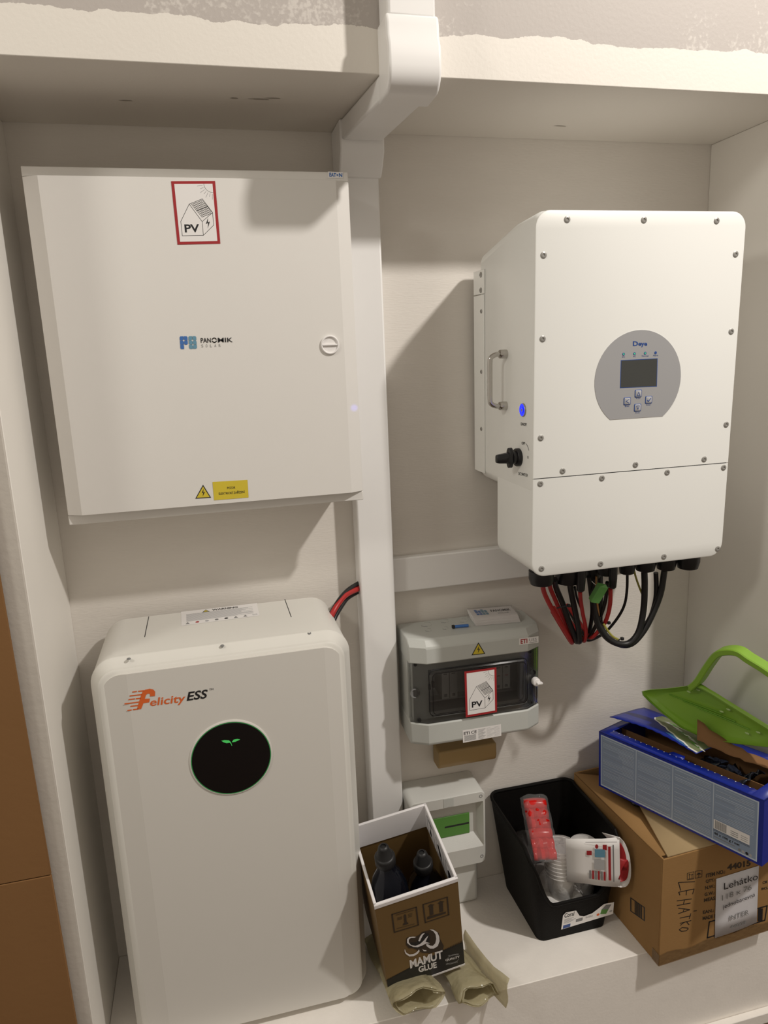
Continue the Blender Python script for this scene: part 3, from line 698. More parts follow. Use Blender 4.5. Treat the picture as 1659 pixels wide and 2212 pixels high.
# power cables from battery into the duct
def wc(pts, r, m_, lb, y):
    P = [pick(a, c_, 1, yy) for (a, c_), yy in zip(pts, y)]
    b = MB(); b.tube(P, r, m_, 10, 6); tag(b.build('power_cable'), lb, 'cable')
wc([(705, 1345), (726, 1306), (748, 1278), (771, 1262), (780, 1258)], .0050, M_RUB, 'upper black power cable from behind the battery into the duct', (-.10, -.09, -.06, -.028, -.025))
wc([(708, 1352), (722, 1318), (745, 1287), (771, 1273), (780, 1269)], .0060, M_RED, 'red power cable from behind the battery into the duct', (-.11, -.10, -.07, -.036, -.033))
wc([(716, 1360), (723, 1335), (741, 1304), (752, 1291), (772, 1279)], .0050, M_RUB, 'lower black power cable under the red one by the battery', (-.10, -.085, -.055, -.040, -.022))
wc([(712, 1352), (719, 1333), (727, 1316), (738, 1301)], .0022, M_ORA, 'thin orange wire between the power cables by the battery', (-.115, -.105, -.085, -.065))

# ================================================================== BREAKER ENCLOSURE (middle)
MQ = fr((-.2039, -.1264, .4694), -1.48, 0, 0)
W_, H_, DP = .3048, .2478, .1240
t = thing('breaker_enclosure', 'grey twelve way breaker box with a smoked window below the horizontal duct', 'breaker box', MQ)
zb0, zb1 = .054, .194       # window zone
def plan(y1, y2, ins=0.0): return [(ins, DP-.004), (ins, y2), (.036, y1), (W_-.036, y1), (W_-ins, y2), (W_-ins, DP-.004)]
b = MB()
pl_ = plan(0, .020)
for z0, z1, tz in ((0.0, zb0, 0), (zb1, H_, 1)):
    if tz: L = [[(x, y, z) for x, y in pl_] for z in (z0, z1-.016)]+[[(x, y+(.014 if y < .1 else 0), z1) for x, y in pl_]]
    else: L = [[(x, y+(.006 if y < .1 else 0), z0) for x, y in pl_]]+[[(x, y, z) for x, y in pl_] for z in (z0+.006, z1)]
    b.loft(L, M_GREY)
b.build('front_cover', t, bevel=.003, angle=15)
b = MB(); b.box(0.002, .010, .045, DP-.002, zb0-.01, zb1+.01, M_GREY); b.box(W_-.010, W_-.002, .045, DP-.002, zb0-.01, zb1+.01, M_GREY)
b.box(.006, W_-.006, .100, DP-.002, .004, H_-.004, M_GREY)
# inner bezel around the breaker opening
def ringbox(b, x0, x1, z0, z1, X0, X1, Z0, Z1, y0, y1, m_):
    b.box(X0, X1, y0, y1, Z0, z0, m_); b.box(X0, X1, y0, y1, z1, Z1, m_); b.box(X0, x0, y0, y1, z0, z1, m_); b.box(x1, X1, y0, y1, z0, z1, m_)
b.build('case', t, bevel=.001)
b = MB(); ringbox(b, .045, .262, .070, .170, .010, W_-.010, zb0, zb1, .026, .046, M_GREY); b.build('inner_frame', t)
b = MB(); b.box(.045, .262, .070, .098, .070, .073, M_GREY2); b.box(.045, .262, .094, .099, .073, .170, M_GREY); b.build('tray', t)
# window door (slightly recessed between bands), with black outlines
b = MB(); L = [[(x, y+.0025, z) for x, y in [(.001, .020), (.036, 0), (W_-.036, 0), (W_-.001, .020), (W_-.001, .024), (W_-.036, .004), (.036, .004), (.001, .024)]] for z in (zb0+.0005, zb1-.0005)]
b.loft(L, M_SMOKE); dr = b.build('window', t, bevel=.0005)
pq = pk(MQ, .0)
b = MB(); b.shell(.040, .268, .072, .180, .012, [(.0025, 0), (-.0035, 0), (-.006, .003)], M_SMOKE2, 5, False, True); b.build('window_bulge', dr)
b = MB()
for ins, y_ in ((0, .0012), (.0065, -.0052)):
    lo = [(x, y_, z) for x, z in rr(.040+ins, .268-ins, .072+ins, .180-ins, .012-ins*.5, 6)]
    b.tube(lo+[lo[0]], .0009, M_INK, 6, 0, False)
b.build('window_seal', dr)
for u, v, r in ((901, 1505, .011), (909, 1562, .0048), (1150, 1521.5, .0045), (1148, 1411, .004), (901, 1442, .004), (1156, 1458, .008)):
    c = pq(u, v); xx = min(max(c.x, .012), W_-.012); b = MB()
    y_ = 0.0025 if .036 < xx < W_-.036 else (.0225-.020*(xx if xx < .1 else W_-xx)/.036)
    b.lathe((xx, y_+.003, c.z), (0, -1, 0), [(r, 0), (r, .0035), (r*.8, .0035), (r*.75, .0005), (.0005, .0005)], M_GINK if r > .009 else M_DARK, 16); b.build('screw_well', dr)
c = pq(1160, 1473); b = MB(); kx = min(c.x, W_-.016)
b.lathe((kx, .008, c.z), (0, -1, 0), [(.0095, 0), (.0095, .010), (.008, .013), (.0005, .0135)], M_WHITEP, 20)
b.box(kx-.002, kx+.011, -.012, -.004, c.z-.0022, c.z+.0022, M_WHITEP, None); o = b.build('latch_knob', dr, bevel=.001); o['label'] = 'white turn knob'
# modules
b = MB(); b.box(.049, .066, .052, .094, .105, .145, M_GREY); b.box(.051, .057, .046, .053, .112, .124, M_DARK); b.box(.060, .066, .046, .053, .116, .130, M_DARK); b.build('breaker', t, bevel=.001)
for x0 in (.080, .099): 
    b = MB(); b.box(x0, x0+.0175, .040, .094, .088, .152, M_GREY2); b.box(x0+.004, x0+.013, .0393, .041, .147, .149, M_DARK); b.box(x0+.005, x0+.012, .0393, .041, .093, .100, M_GINK); b.build('surge_module', t, bevel=.001)
for x0 in (.187, .206, .225):
    b = MB(); b.box(x0, x0+.0178, .040, .094, .093, .150, M_GREY2); b.box(x0+.004, x0+.013, .0393, .041, .145, .147, M_DARK); b.box(x0+.005, x0+.013, .0393, .041, .125, .127, M_REDP); b.box(x0+.005, x0+.012, .0393, .041, .097, .104, M_GINK); b.build('surge_module', t, bevel=.001)
n = (MQ.to_3x3() @ Vector((0, -1, 0)))
n = Vector((0, -1, 0))
pw = pk(MQ, -.0062)
d = Decal.quad(pw(1006, 1549.5), pw(1073.5, 1538), pw(1072, 1441), pw(1003, 1450.5), n, .0006); pv_art(d, .70); o = d.build('solar_sticker', t); o['label'] = 'red framed sticker with a house and PV on the window'
pq = pk(MQ, -.0)
d = Decal.quad(pq(1018.5, 1415.5), pq(1048, 1412), pq(1048, 1386), pq(1018.5, 1389), n); hazard_art(d); d.build('hazard_sticker', t)
d = Decal.quad(pq(1000, 1604.5), pq(1083, 1589), pq(1082, 1564), pq(999, 1577.5), n)
d.rect(0, 0, 1, 1, M_WHITEP, 0); d.text('ETI CE', .03, .60, .36, .84, M_INK, 1, .02)
for k in range(9): d.rect(.04, .10+k*.050, .34, .125+k*.050, M_GINK, 1)
for k in range(9):
    z_ = .08+k*.093; d.rect(.40, z_, .53+.03*(k % 3), z_+.03, M_GINK, 1); d.rect(.62, z_+.01, .62+.1+.05*(k % 4), z_+.03, M_LGREY, 1); d.rect(.82, z_+.02, .96, z_+.035, M_LGREY, 1)
d.build('rating_label', t)
pe = pk(MQ, .0005)
d = Decal.quad(pe(1121, 1393), pe(1163, 1388), pe(1163, 1374), pe(1121, 1379), n, .0008)
d.rect(0, 0, 1, 1, M_WHITEP, 0); d.text('ETI', .08, .15, .42, .85, M_REDP, 1, .03); d.rect(.52, .15, .93, .2, M_INK, 1); d.text('USS', .52, .35, .90, .8, M_GINK, 1); d.build('maker_badge', t)
# knock-outs on top
pz = lambda u, v: pick(u, v, 2, H_, MQ)
for u, v, r in ((920, 1349, .014), (960, 1342, .011), (1000, 1341, .011), (925, 1361, .008), (962, 1357, .008)):
    c = pz(u, v); cy = min(max(c.y, .035), DP-.02); b = MB(); L = [(c.x+r*math.cos(2*math.pi*k/24), cy+r*math.sin(2*math.pi*k/24)*.9, H_-.0005+.0006) for k in range(24)]
    for a0_ in (2, 14):
        b.tube(L[a0_:a0_+5], .0007, M_GINK, 5, 0)
    b.lathe((c.x, cy, H_-.0008), (0, 0, 1), [(r*.9, 0), (r*.9, .0014), (.0005, .0014)], M_GREY, 24); b.build('knockout', t)

# business cards + small blue terminal lying on the enclosure
zt = .4694+.2478
c0 = pick(1028, 1352, 2, zt+.0005); c1 = pick(1124, 1343.5, 2, zt+.0005)
ang = math.atan2(c1.y-c0.y, c1.x-c0.x)
MK = Matrix.Translation((c0.x, c0.y+.0, zt+.0005)) @ Matrix.Rotation(ang, 4, 'Z')
wk = (c1-c0).length; nc = 24
for k in range(nc):
    jx, jy = rnd.uniform(-.0006, .0006), rnd.uniform(-.0006, .0006); sh = -.0003*k
    b = MB(); b.box(sh+jx, wk+sh+jx, jy, .053+jy, k*.00085, k*.00085+.00078, M_WHITEP, None)
    o = b.build('business_card'); o.matrix_world = MK
    tag(o, 'white business card in the stack on the grey breaker box' if k < nc-1 else 'topmost business card of the stack, with a blue logo print', 'card', 'business cards stacked on the breaker box')
    if k == nc-1:
        d = Decal(lambda a, bb: Vector((sh+a*wk, .053*bb, k*.00085+.0008)), (0, 0, 1), .0002)
        for i in range(4): d.rect(.13+i*.07, .45, .19+i*.07, .75 if i % 2 else .85, M_BLUE1 if i < 2 else M_BLUE2); d.rect(.13+i*.07, .2, .19+i*.07, .4, M_BLUE1 if i < 2 else M_BLUE2)
        d.text('PANOMIK', .48, .45, .93, .72, M_INK, 1, .02); d.text('SOLAR', .60, .2, .85, .32, M_GINK); d.build('print', o)
b = MB(); zk = nc*.00085
prof = [[(-.004, .002, 0), (-.004, .050, 0), (-.004, .050, zk*.9), (-.004, .002, zk*.7)], [(wk+.001, -.002, 0), (wk+.001, .056, 0), (wk-.006, .056, zk+.002), (wk-.006, -.002, zk+.002)]]
G = [[(wk*f-.006+(.004 if f == 1 else 0), y_, z_) for y_, z_ in ((-.0025, 0), (-.003, zk*.5), (-.002, zk+.002), (.027, zk+.0028), (.055, zk+.002), (.057, zk*.5), (.056, 0))] for f in (0, .2, .5, .8, 1)]
b.grid(G, M_FILMC); o = b.build('card_wrapper'); o.matrix_world = MK; tag(o, 'clear cellophane wrapper around the business card stack', 'wrapper')
a_ = pick(982, 1353.5, 2, zt+.004); c_ = pick(1012, 1351, 2, zt+.004)
b = MB(); b.tube([a_, a_.lerp(c_, .5), c_], .0036, M_BLUE1, 8, 0); b.box(a_.x-.006, a_.x, a_.y-.0035, a_.y+.0035, zt+.0006, zt+.0075, M_DARK)
tag(b.build('wire_terminal', bevel=.0006), 'small blue terminal sleeve on the breaker box, left of the cards', 'terminal')

# beige pipe below the enclosure
pp = [pick(u, v, 1, -.03) for u, v in ((943, 1640), (1066, 1620))]
b = MB(); za = pp[0].z-.002; L = []
for x in (pp[0].x, pp[1].x):
    L.append([(x, -.050+.0, za+.030), (x, -.052, za+.0), (x, -.048, za-.012), (x, -.036, za-.020), (x, -.002, za-.020), (x, -.002, za+.030)])
b.loft(L, M_TUBE); tag(b.build('pipe_stub', bevel=.004), 'beige plastic channel piece under the grey breaker box', 'pipe')

# ================================================================== SMALL BREAKER BOX
x1 = -.0234; x0 = D_R+.003; z0, z1 = .1196, .3119; yf = -.0922
MS = Matrix.Translation((x0, yf, z0)); W_, H_ = x1-x0, z1-z0
t = thing('small_breaker_box', 'small open fronted grey breaker box with a green insert, behind the glue box', 'breaker box', MS)
b = MB(); ps_ = pk(MS, 0)
o0 = ps_(1044, 1730); o1 = ps_(1044.7, 1826.6)
ox0, ox1, oz0, oz1 = .014, o0.x, o1.z, o0.z
outer = rr(0, W_, 0, H_, .014, 5); inner = rr(ox0, ox1, oz0, oz1, .003, 5)
la = lambda L, y: [(x, y, z) for x, z in L]
i2 = ps_(1028, 1751); i3 = ps_(1029.5, 1805)
iz1, iz0 = oz1-.012, oz0+.026
inner2 = rr(ox0+.008, ox1-.010, iz0, iz1, .003, 5)
b.loft([la(outer, .0900), la(rr(.0, W_, .0, H_, .014, 5), .003)], M_GREY2, True, False)
b.bridge(la(rr(.0, W_, .0, H_, .014, 5), .003), la(rr(.002, W_-.002, .002, H_-.002, .012, 5), 0), M_GREY2)
b.bridge(la(rr(.002, W_-.002, .002, H_-.002, .012, 5), 0), la(inner, 0), M_GREY2)
b.bridge(la(inner, 0), la(inner2, .024), M_GREY2)
b.loft([la(inner2, .0241), la(inner2, .0240)], M_GREY2, False, True)
b.build('cover', t)
yi = .0238; pi_ = pk(MS, yi)
g0 = pi_(1013, 1754); g1 = pi_(1014, 1797); g2 = pi_(937, 1775); 
b = MB(); b.box(ox0+.02, g0.x, yi-.0025, yi, g1.z, g0.z, M_GDIN); gg = b.build('blanking_insert', t, bevel=.0006); gg['label'] = 'green blanking insert'
b = MB(); s0_ = pi_(960, 1786); s1_ = pi_(1012, 1776); b.box(s0_.x, s1_.x, yi-.0028, yi-.001, (s0_.z+s1_.z)/2-.0022, (s0_.z+s1_.z)/2+.0022, M_DARK); b.build('slot', gg)
b = MB(); m0 = ps_(958, 1727); m1 = ps_(980, 1741); b.box(m0.x, m1.x, -.0008, .001, m1.z, m0.z, M_GREY); b.build('embossed_field', t)
for u, v in ((1038.5, 1719.5), (1041, 1849)):
    c = ps_(u, v); b = MB(); b.lathe((c.x, .0005, c.z), (0, -1, 0), [(.0042, 0), (.0040, .0012), (.0028, .0012), (.0028, .0004), (.0004, .0004)], M_GINK, 14); b.build('cover_screw', t)
b = MB(); b.box(.004, W_-.014, .018, .0905, -z0+.001, 0, M_GREY2); b.build('cable_entry', t, bevel=.010, seg=4)

# ================================================================== GLUE BOX with bottles
MG = fr((-.3215, -.2955, .0335), 1.85, 13.1, -7.33)
W_, D_, H_ = .1685, .1902, .274
t = thing('glue_box', 'open printed cardboard box of glue, leaning on plastic film rolls by the battery', 'box', MG)
th = .003; b = MB()
b.box(0, W_, 0, th, 0, H_, M_KRAFT); fp = b.build('front_wall', t)
b = MB(); b.box(0, W_, D_-th, D_, 0, H_, M_KRAFT); b.build('back_wall', t)
b = MB(); b.box(0, th, th, D_-th, 0, H_, M_KRAFT); b.build('side_wall', t)
b = MB(); b.box(W_-th, W_, th, D_-th, 0, H_, M_KRAFT); b.build('side_wall', t)
b = MB(); b.box(th, W_-th, th, D_-th, 0, .003, M_CARDI); b.build('bottom', t)
b = MB(); k = .0022
b.box(th, W_-th, D_-th-k, D_-th, H_-.062, H_+.0005, M_LINER); b.build('folded_flap', t, bevel=.0006)
b = MB(); b.box(W_-th-k, W_-th, th, D_-th-k, H_-.062, H_+.0005, M_LINER); rf = b.build('folded_flap', t, bevel=.0006)
b = MB(); b.box(th, th+k, th, D_-th-k, H_-.062, H_+.0005, M_LINER); b.build('folded_flap', t, bevel=.0006)
b = MB(); b.box(th, W_-th, th, th+k, H_-.062, H_+.0005, M_LINER); b.build('folded_flap', t, bevel=.0006)
b = MB()   # white folded top edge
for q in ((-.0006, W_+.0006, -.0006, th+k), (-.0006, W_+.0006, D_-th-k, D_+.0006), (-.0006, th+k, 0, D_), (W_-th-k, W_+.0006, 0, D_)): b.box(q[0], q[1], q[2], q[3], H_-.001, H_+.0045, M_LINER)
b.build('rim', t, bevel=.0015)
for q in ((-.001, H_-.006, H_+.003), (-.0008, -.0005, .0045)): b = MB(); b.box(-.0006, W_+.0006, q[0], 0, q[1], q[2], M_LINER); b.build('edge_fold', t)
# print on the front
d = Decal(lambda a, bb: Vector((a*W_, 0, bb*H_)), (0, -1, 0), .0003)
A_ = W_/H_
def GZ(X, Y):       # zoom (8.295x, origin 820,1920) -> unit coords on the front
    c = pick(820+X/8.295, 1920+Y/8.295, 1, 0, MG); return (c.x/W_, c.z/H_)
band = [(0.0, .02)]+[(1, .02)]+[(1, .285)]+[(.72, .265), (.30, .205), (0, .155)]
d.poly(band, M_INK, 1)
for k in range(46):
    a = k/46; y_ = .155+(.285-.155)*a**1.0; 
    if a > .70 or a < .30: d.line([(a, y_-.008), (a+.012, y_+(.022 if a > .7 else .010))], .004, M_INK, 1, A_)
def zfr(pts, wd, m_=M_DINK): d.line([GZ(*q) for q in pts+[pts[0]]], wd, m_, 2, A_)
zfr([(222, 455), (655, 325), (693, 645), (265, 775)], .010)
zfr([(778, 278), (1210, 145), (1238, 460), (820, 600)], .010)
for cx_, cy_ in ((925, 290), (1100, 235)):
    s_ = [(cx_-65, cy_+25), (cx_-15, cy_-20), (cx_+60, cy_-10), (cx_+30, cy_+5), (cx_+40, cy_+165), (cx_-25, cy_+185), (cx_-35, cy_+30)]
    d.poly([GZ(*q) for q in s_], M_DINK, 2)
d.poly([GZ(*q) for q in ((850, 500), (1185, 405), (1185, 435), (855, 545))], M_DINK, 2)
d.poly([GZ(*q) for q in ((430, 470), (455, 450), (475, 470), (485, 595), (515, 605), (510, 625), (420, 650), (418, 625), (445, 605))], M_DINK, 2)
for k in range(5): d.line([GZ(290+k*4, 470+k*60), GZ(610+k*4, 375+k*62)] if k in (0, 4) else [GZ(320, 500+k*18), GZ(400, 478+k*18)], .004, M_DINK, 2, A_)
for k in range(3): d.line([GZ(510, 455+k*25), GZ(580, 435+k*25)], .004, M_DINK, 2, A_)
# animal-head emblem: dark body, pale tusks and tufts
d.poly([GZ(*q) for q in ((470, 1000), (480, 880), (545, 850), (640, 850), (700, 830), (760, 770), (850, 750), (960, 720), (1060, 790), (1085, 900), (1150, 1020), (1130, 1100), (880, 1150), (760, 1140), (600, 1060), (520, 1060))], M_DINK, 2)
d.poly([GZ(*q) for q in ((500, 990), (560, 1040), (660, 1060), (760, 1040), (820, 960), (880, 1010), (900, 900), (880, 800), (800, 770), (740, 830), (660, 950), (560, 960))], M_INK, 3)
T1 = [(895, 722), (960, 725), (1030, 770), (1065, 850), (1072, 930), (1040, 1020), (970, 1065), (900, 1065), (840, 1020), (830, 985), (860, 985), (905, 1010), (950, 1015), (995, 970), (1012, 890), (1000, 810), (960, 755)]
T2 = [(525, 860), (590, 850), (655, 855), (620, 870), (560, 872), (520, 905), (520, 950), (560, 1000), (640, 1015), (720, 985), (790, 920), (820, 880), (870, 830), (850, 880), (820, 940), (900, 970), (830, 975), (760, 1010), (680, 1040), (600, 1035), (530, 1000), (490, 960), (490, 900)]
T3 = [(450, 1070), (470, 1130), (530, 1170), (600, 1165), (660, 1130), (705, 1080), (715, 1110), (680, 1160), (610, 1200), (530, 1205), (465, 1160), (445, 1110)]
T4 = [(690, 930), (720, 850), (760, 800), (810, 785), (770, 830), (740, 890), (720, 935)]
T5 = [(760, 1065), (790, 1090), (835, 1095), (835, 1110), (790, 1112)]
for T in (T1, T2, T3, T4, T5): d.poly([GZ(*q) for q in T], M_LINER, 4)
def gtext(s_, x0_, y0_, x1_, y1_, hgt, m_, bold):
    A = GZ(x0_, y0_); B = GZ(x1_, y1_); T = GZ(x0_-hgt*.11, y0_-hgt)
    vs, fs, _ = text2d(s_, bold)
    d.mb.add([d.P(A[0]+(B[0]-A[0])*x+(T[0]-A[0])*y, A[1]+(B[1]-A[1])*x+(T[1]-A[1])*y, 4) for x, y in vs], fs, m_)
gtext('MAMUT', 550, 1425, 1135, 1240, 150, M_LINER, .035)
gtext('GLUE', 700, 1495, 1025, 1405, 105, M_LINER, .035)
gtext('QUALITY', 1180, 1300, 1435, 1235, 45, M_LINER, .03)
gtext('TRADITION', 1225, 1212, 1415, 1175, 26, M_LGREY, 0); gtext('INNOVATION', 1190, 1360, 1395, 1315, 26, M_LGREY, 0)
c_ = GZ(1308, 1255); d.arc(c_[0], c_[1], .052, 30, 150, .003, M_LGREY, 4, A_); d.arc(c_[0], c_[1], .052, 205, 335, .003, M_LGREY, 4, A_)
d.build('front_print', fp)
d = Decal(lambda a, bb: Vector((W_-th-k*.0001-.0022, th+(D_-2*th)*a, H_-.062+.062*bb)), (-1, 0, 0), .0003)
for i in range(3):
    a0_ = .05+(2-i)*.31; d.frame(a0_, .08, a0_+.24, .86, .02, M_INK, 1, 3.0)
d.line([(.73, .75), (.87, .75)], .04, M_INK, 1, 3); d.poly([(.76, .2), (.84, .2), (.80, .55)], M_INK); d.line([(.80, .5), (.80, .75)], .03, M_INK, 1, 3)
d.poly([(.42, .25), (.50, .30), (.56, .60), (.52, .72), (.46, .5)], M_INK); d.line([(.40, .18), (.58, .18)], .03, M_INK, 1, 3)
d.disc(.17, .45, .2, M_INK, 1, 3, 12); d.rect(.10, .2, .24, .26, M_INK)
d.build('handling_print', rf)
# bottles
def bottle(cx, cy, zc, label):
    M_ = MG @ Matrix.Translation((cx, cy, .004))
    t_ = thing('glue_bottle', label, 'bottle', M_, 'glue bottles in the printed box')
    b = MB(); h = zc
    b.lathe((0, 0, 0), (0, 0, 1), [(.036, 0), (.0385, .004), (.0385, h*.62), (.037, h*.68), (.030, h*.76), (.021, h*.82), (.0185, h*.85), (.0185, h*.88)], M_BOTTLE, 28); b.build('bottle_body', t_)
    b = MB(); b.lathe((0, 0, h*.88), (0, 0, 1), [(.0195, 0), (.0205, .002), (.0205, .018), (.0185, .021), (.0165, .022)], M_CAP, 24)
    b.lathe((0, 0, h*.88+.022), (0, 0, 1), [(.0165, 0), (.0155, .001), (.0105, .022), (.0085, .025), (.0055, .026), (.0050, .023), (.0005, .023)], M_CAP, 20); b.build('cap', t_)
for (u, v, yl, lb) in ((814, 1832, .062, 'dark glue bottle on the left in the printed box'), (911, 1841, .082, 'dark glue bottle on the right in the printed box')):
    q = pick(u, v, 1, yl, MG); bottle(min(max(q.x, .043), W_-.043), yl, (q.z-.004-.048)/.88, lb)

# ================================================================== FILM ROLLS
def roll(c0, c1, w0, w1, h0, h1, turns, lb, seed):
    b = MB(); rows = []; nth = 24*turns; NS = 22
    for i in range(NS+1):
        f = i/NS; c = c0.lerp(c1, f); g = min(1, max(0, (f-.70)/.28)); g = g*g*(3-2*g); w_ = w0+(w1-w0)*g; h_ = h0+(h1-h0)*g; row = []
        for k in range(nth+1):
            a = 2*math.pi*k/24+.9; q = 1-.13*k/24
            q *= 1+.05*math.sin(3*a+seed+f*5)+.035*math.sin(7*a-f*9)
            row.append(c+Vector((w_*q*math.cos(a), .006*math.sin(4*a+seed)*(f > .95), max(-c.z+.001 if f < .8 else -.05, h_*q*math.sin(a)))))
        rows.append(row)
    b.grid(rows, M_FILMY); o = b.build('plastic_film_roll', solid=.0006); return tag(o, lb, 'plastic film')
e1 = pick(908, 2162, 1, -.352); e2 = pick(1036, 2150, 1, -.350)
roll(Vector((e1.x-.020, -.13, .016)), Vector((e1.x, -.352, e1.z)), .052, .060, .014, .027, 2, 'left roll of yellowish clear film under the glue box', 2)
roll(Vector((e2.x-.045, -.13, .016)), Vector((e2.x, -.350, e2.z)), .040, .046, .014, .026, 2, 'right roll of yellowish clear film under the glue box', 5)
tp = [(1004, 2008), (1030, 2045), (1050, 2070), (1066, 2088), (1084, 2101), (1100, 2114)]; bt = [(1002, 2062), (1022, 2090), (1042, 2118), (1060, 2142), (1078, 2162), (1093, 2178)]
G = []
for (ua, va), (ub, vb) in zip(tp, bt):
    lo = pick(ub, vb, 2, .006); hi = pick(ua, va, 1, lo.y+.004); G.append([lo.lerp(hi, k/5)+Vector((.003*math.sin(k*1.3), 0, 0)) for k in range(6)])
G2 = []
for i in range(len(G)-1):
    for j in range(4): G2.append([G[i][k].lerp(G[i+1][k], j/4) for k in range(6)])
G2.append(G[-1])
b = MB(); b.grid(G2, M_FILMY); tag(b.build('plastic_film_sheet', solid=.0008), 'stiff yellowish film edge standing up right of the glue box', 'plastic film')

# ================================================================== BLACK BIN
t = thing('storage_bin', 'black plastic open front storage bin on the ledge beside the carton', 'bin', Matrix.Translation((.13, -.13, .001)))
OB = Vector((.13, -.13, .001))
def bl(x0, x1, y0, y1, z, r=.022, n=5): return [(x-OB.x, y-OB.y, z-OB.z) for x, y in rr(x0, x1, y0, y1, r, n)]
BOT = (.046, .218, -.233, -.036); TOP = (.015, .241, -.262, -.008); ZT = .245
def lv(f, g=0): return [BOT[i]+(TOP[i]-BOT[i])*f+(g if i % 2 == 0 else -g) for i in range(4)]
def bin_top(x, y):
    """rim height around the plan: full at back and sides, low lip in front"""
    f = (y-(-.262))/.05
    return None
def bin_wall(g):
    """vertical columns round the plan; the front part stops at a curved low lip"""
    cols = []
    base = rr(*lv(0, g), .018, 5); top = rr(*lv(1, g), .026, 5)
    # densify front side
    def dens(L):
        out = []
        for i in range(len(L)):
            a, c = Vector(L[i]), Vector(L[(i+1) % len(L)]); kk = max(1, int((c-a).length/.010))
            for j in range(kk if (c-a).length > .03 else 1): out.append(a.lerp(c, j/(kk if (c-a).length > .03 else 1)))
        return out
    n0 = len(base); out = []
    for i in range(n0):
        a, c = Vector(base[i]), Vector(base[(i+1) % n0]); A2, C2 = Vector(top[i]), Vector(top[(i+1) % n0])
        kk = 16 if (c-a).length > .03 else 1
        for j in range(kk): out.append((a.lerp(c, j/kk), A2.lerp(C2, j/kk)))
    for a, A2 in out:
        # height fraction of the rim at this column
        fy = A2.y; fx = A2.x
        lip = .098
        if fy > -.225: h = ZT-(.004 if fy < -.03 else 0)
        else:
            s_ = min(1, max(0, (-.225-fy)/.034)); mid = min(fx-TOP[0], TOP[1]-fx)
            u_ = min(1, max(0, mid/.055)); e = s_*(1-(1-u_)**2.2)
            h = ZT-(ZT-lip)*max(e, s_*.35)
        cols.append((a, A2, h))
    return cols
b = MB()
for g, flip in ((0, 0), (.0035, 1)):
    cols = bin_wall(g); n_ = len(cols); rows = []
    for a, A2, h in cols:
        f1 = h/ZT; rows.append([((a.lerp(A2, f1*s_)).x-OB.x, (a.lerp(A2, f1*s_)).y-OB.y, max(0.001 if not g else .004, h*s_)-OB.z) for s_ in (0, .25, .5, .75, 1)])
    rows.append(rows[0]); b.grid(rows, M_BIN)
    b.add([r_[0] for r_ in rows[:-1]], [tuple(range(n_))], M_BIN)
    if not g: rim_out = [r_[-1] for r_ in rows[:-1]]
    else: rim_in = [r_[-1] for r_ in rows[:-1]]
b.bridge(rim_out, rim_in, M_BIN)
b.build('bin_body', t, angle=60)
mid = [((Vector(p_)+Vector(q_))/2) for p_, q_ in zip(rim_out, rim_in)]
b = MB(); b.tube(mid+[mid[0]], .0042, M_BIN, 8, 0, False); b.build('bin_rim', t)
# label on the front lip
fl = lambda u, v: Vector((pick(u, v, 1, -.2455).x, 0, pick(u, v, 1, -.2455).z))
def onfront(a, z_):
    f = z_/ZT; yy = BOT[2]+(TOP[2]-BOT[2])*f
    return yy
def lab(a, bb):
    A = fl(1216, 2014); B = fl(1328, 1979); Cc = fl(1328, 1950); Dd = fl(1218, 1974)
    q = (A*(1-a)+B*a)*(1-bb)+(Dd*(1-a)+Cc*a)*bb; return Vector((q.x-OB.x, onfront(0, q.z)-OB.y, q.z-OB.z))
d = Decal(lab, (0, -1, -.12), .0012)
d.poly([(0, 0), (1, 0), (1, .98), (.80, 1.0), (.68, .72), (.58, .52), (.42, .45), (.33, .58), (.25, .98), (.05, 1.0), (0, .85)], M_WHITEP, 0)
d.text('Coral', .03, .68, .22, .95, M_INK, 1, .02)
for k in range(5): d.rect(.04, .32+k*.06, .18+.04*(k % 3), .35+k*.06, M_LGREY)
d.rect(.03, .02, .17, .22, M_NAVY); d.rect(.27, .20, .40, .40, M_GINK)
d.text('bobby', .46, .22, .60, .42, M_GINK); d.disc(.70, .3, .09, M_ORP, 1, 3, 10); d.poly([(.74, .28), (.86, .18), (.90, .5), (.76, .62)], M_GDIN); d.poly([(.76, .62), (.90, .5), (.95, .85), (.84, .9)], M_GINK); d.disc(.95, .3, .09, M_LGREY, 1, 3, 12)
o = d.build('shelf_label', t); o['label'] = 'white printed product label'

# contents of the bin -------------------------------------------------
def blob(name, lb, cat, cx, cy, cz, sx_, sy_, sz_, m_, seed, rot=0, tilt=0, amp=.12, n=18, solid=0):
    rg = random.Random(seed); ph = [rg.uniform(0, 6.28) for _ in range(9)]; b = MB(); L = []
    for i in range(n+1):
        th_ = math.pi*i/n; row = []
        for k in range(26):
            a = 2*math.pi*k/26
            w_ = 1+amp*(math.sin(3*a+4*th_+ph[0])+.7*math.sin(7*a-5*th_+ph[1])+.5*math.sin(11*a+9*th_+ph[2]))
            e = .55
            sgn = lambda q, e_: math.copysign(abs(q)**e_, q)
            row.append((sx_*sgn(math.sin(th_), .8)*sgn(math.cos(a), e)*w_, sy_*sgn(math.sin(th_), .8)*sgn(math.sin(a), e)*w_, sz_*sgn(math.cos(th_), .8)*(1+amp*.4*math.sin(4*a+ph[3]))))
        L.append(row)
    b.loft(L, m_); o = b.build(name, solid=solid); o.matrix_world = Matrix.Translation((cx, cy, cz)) @ Matrix.Rotation(R(rot), 4, 'Z') @ Matrix.Rotation(R(tilt), 4, 'X')
    return tag(o, lb, cat)
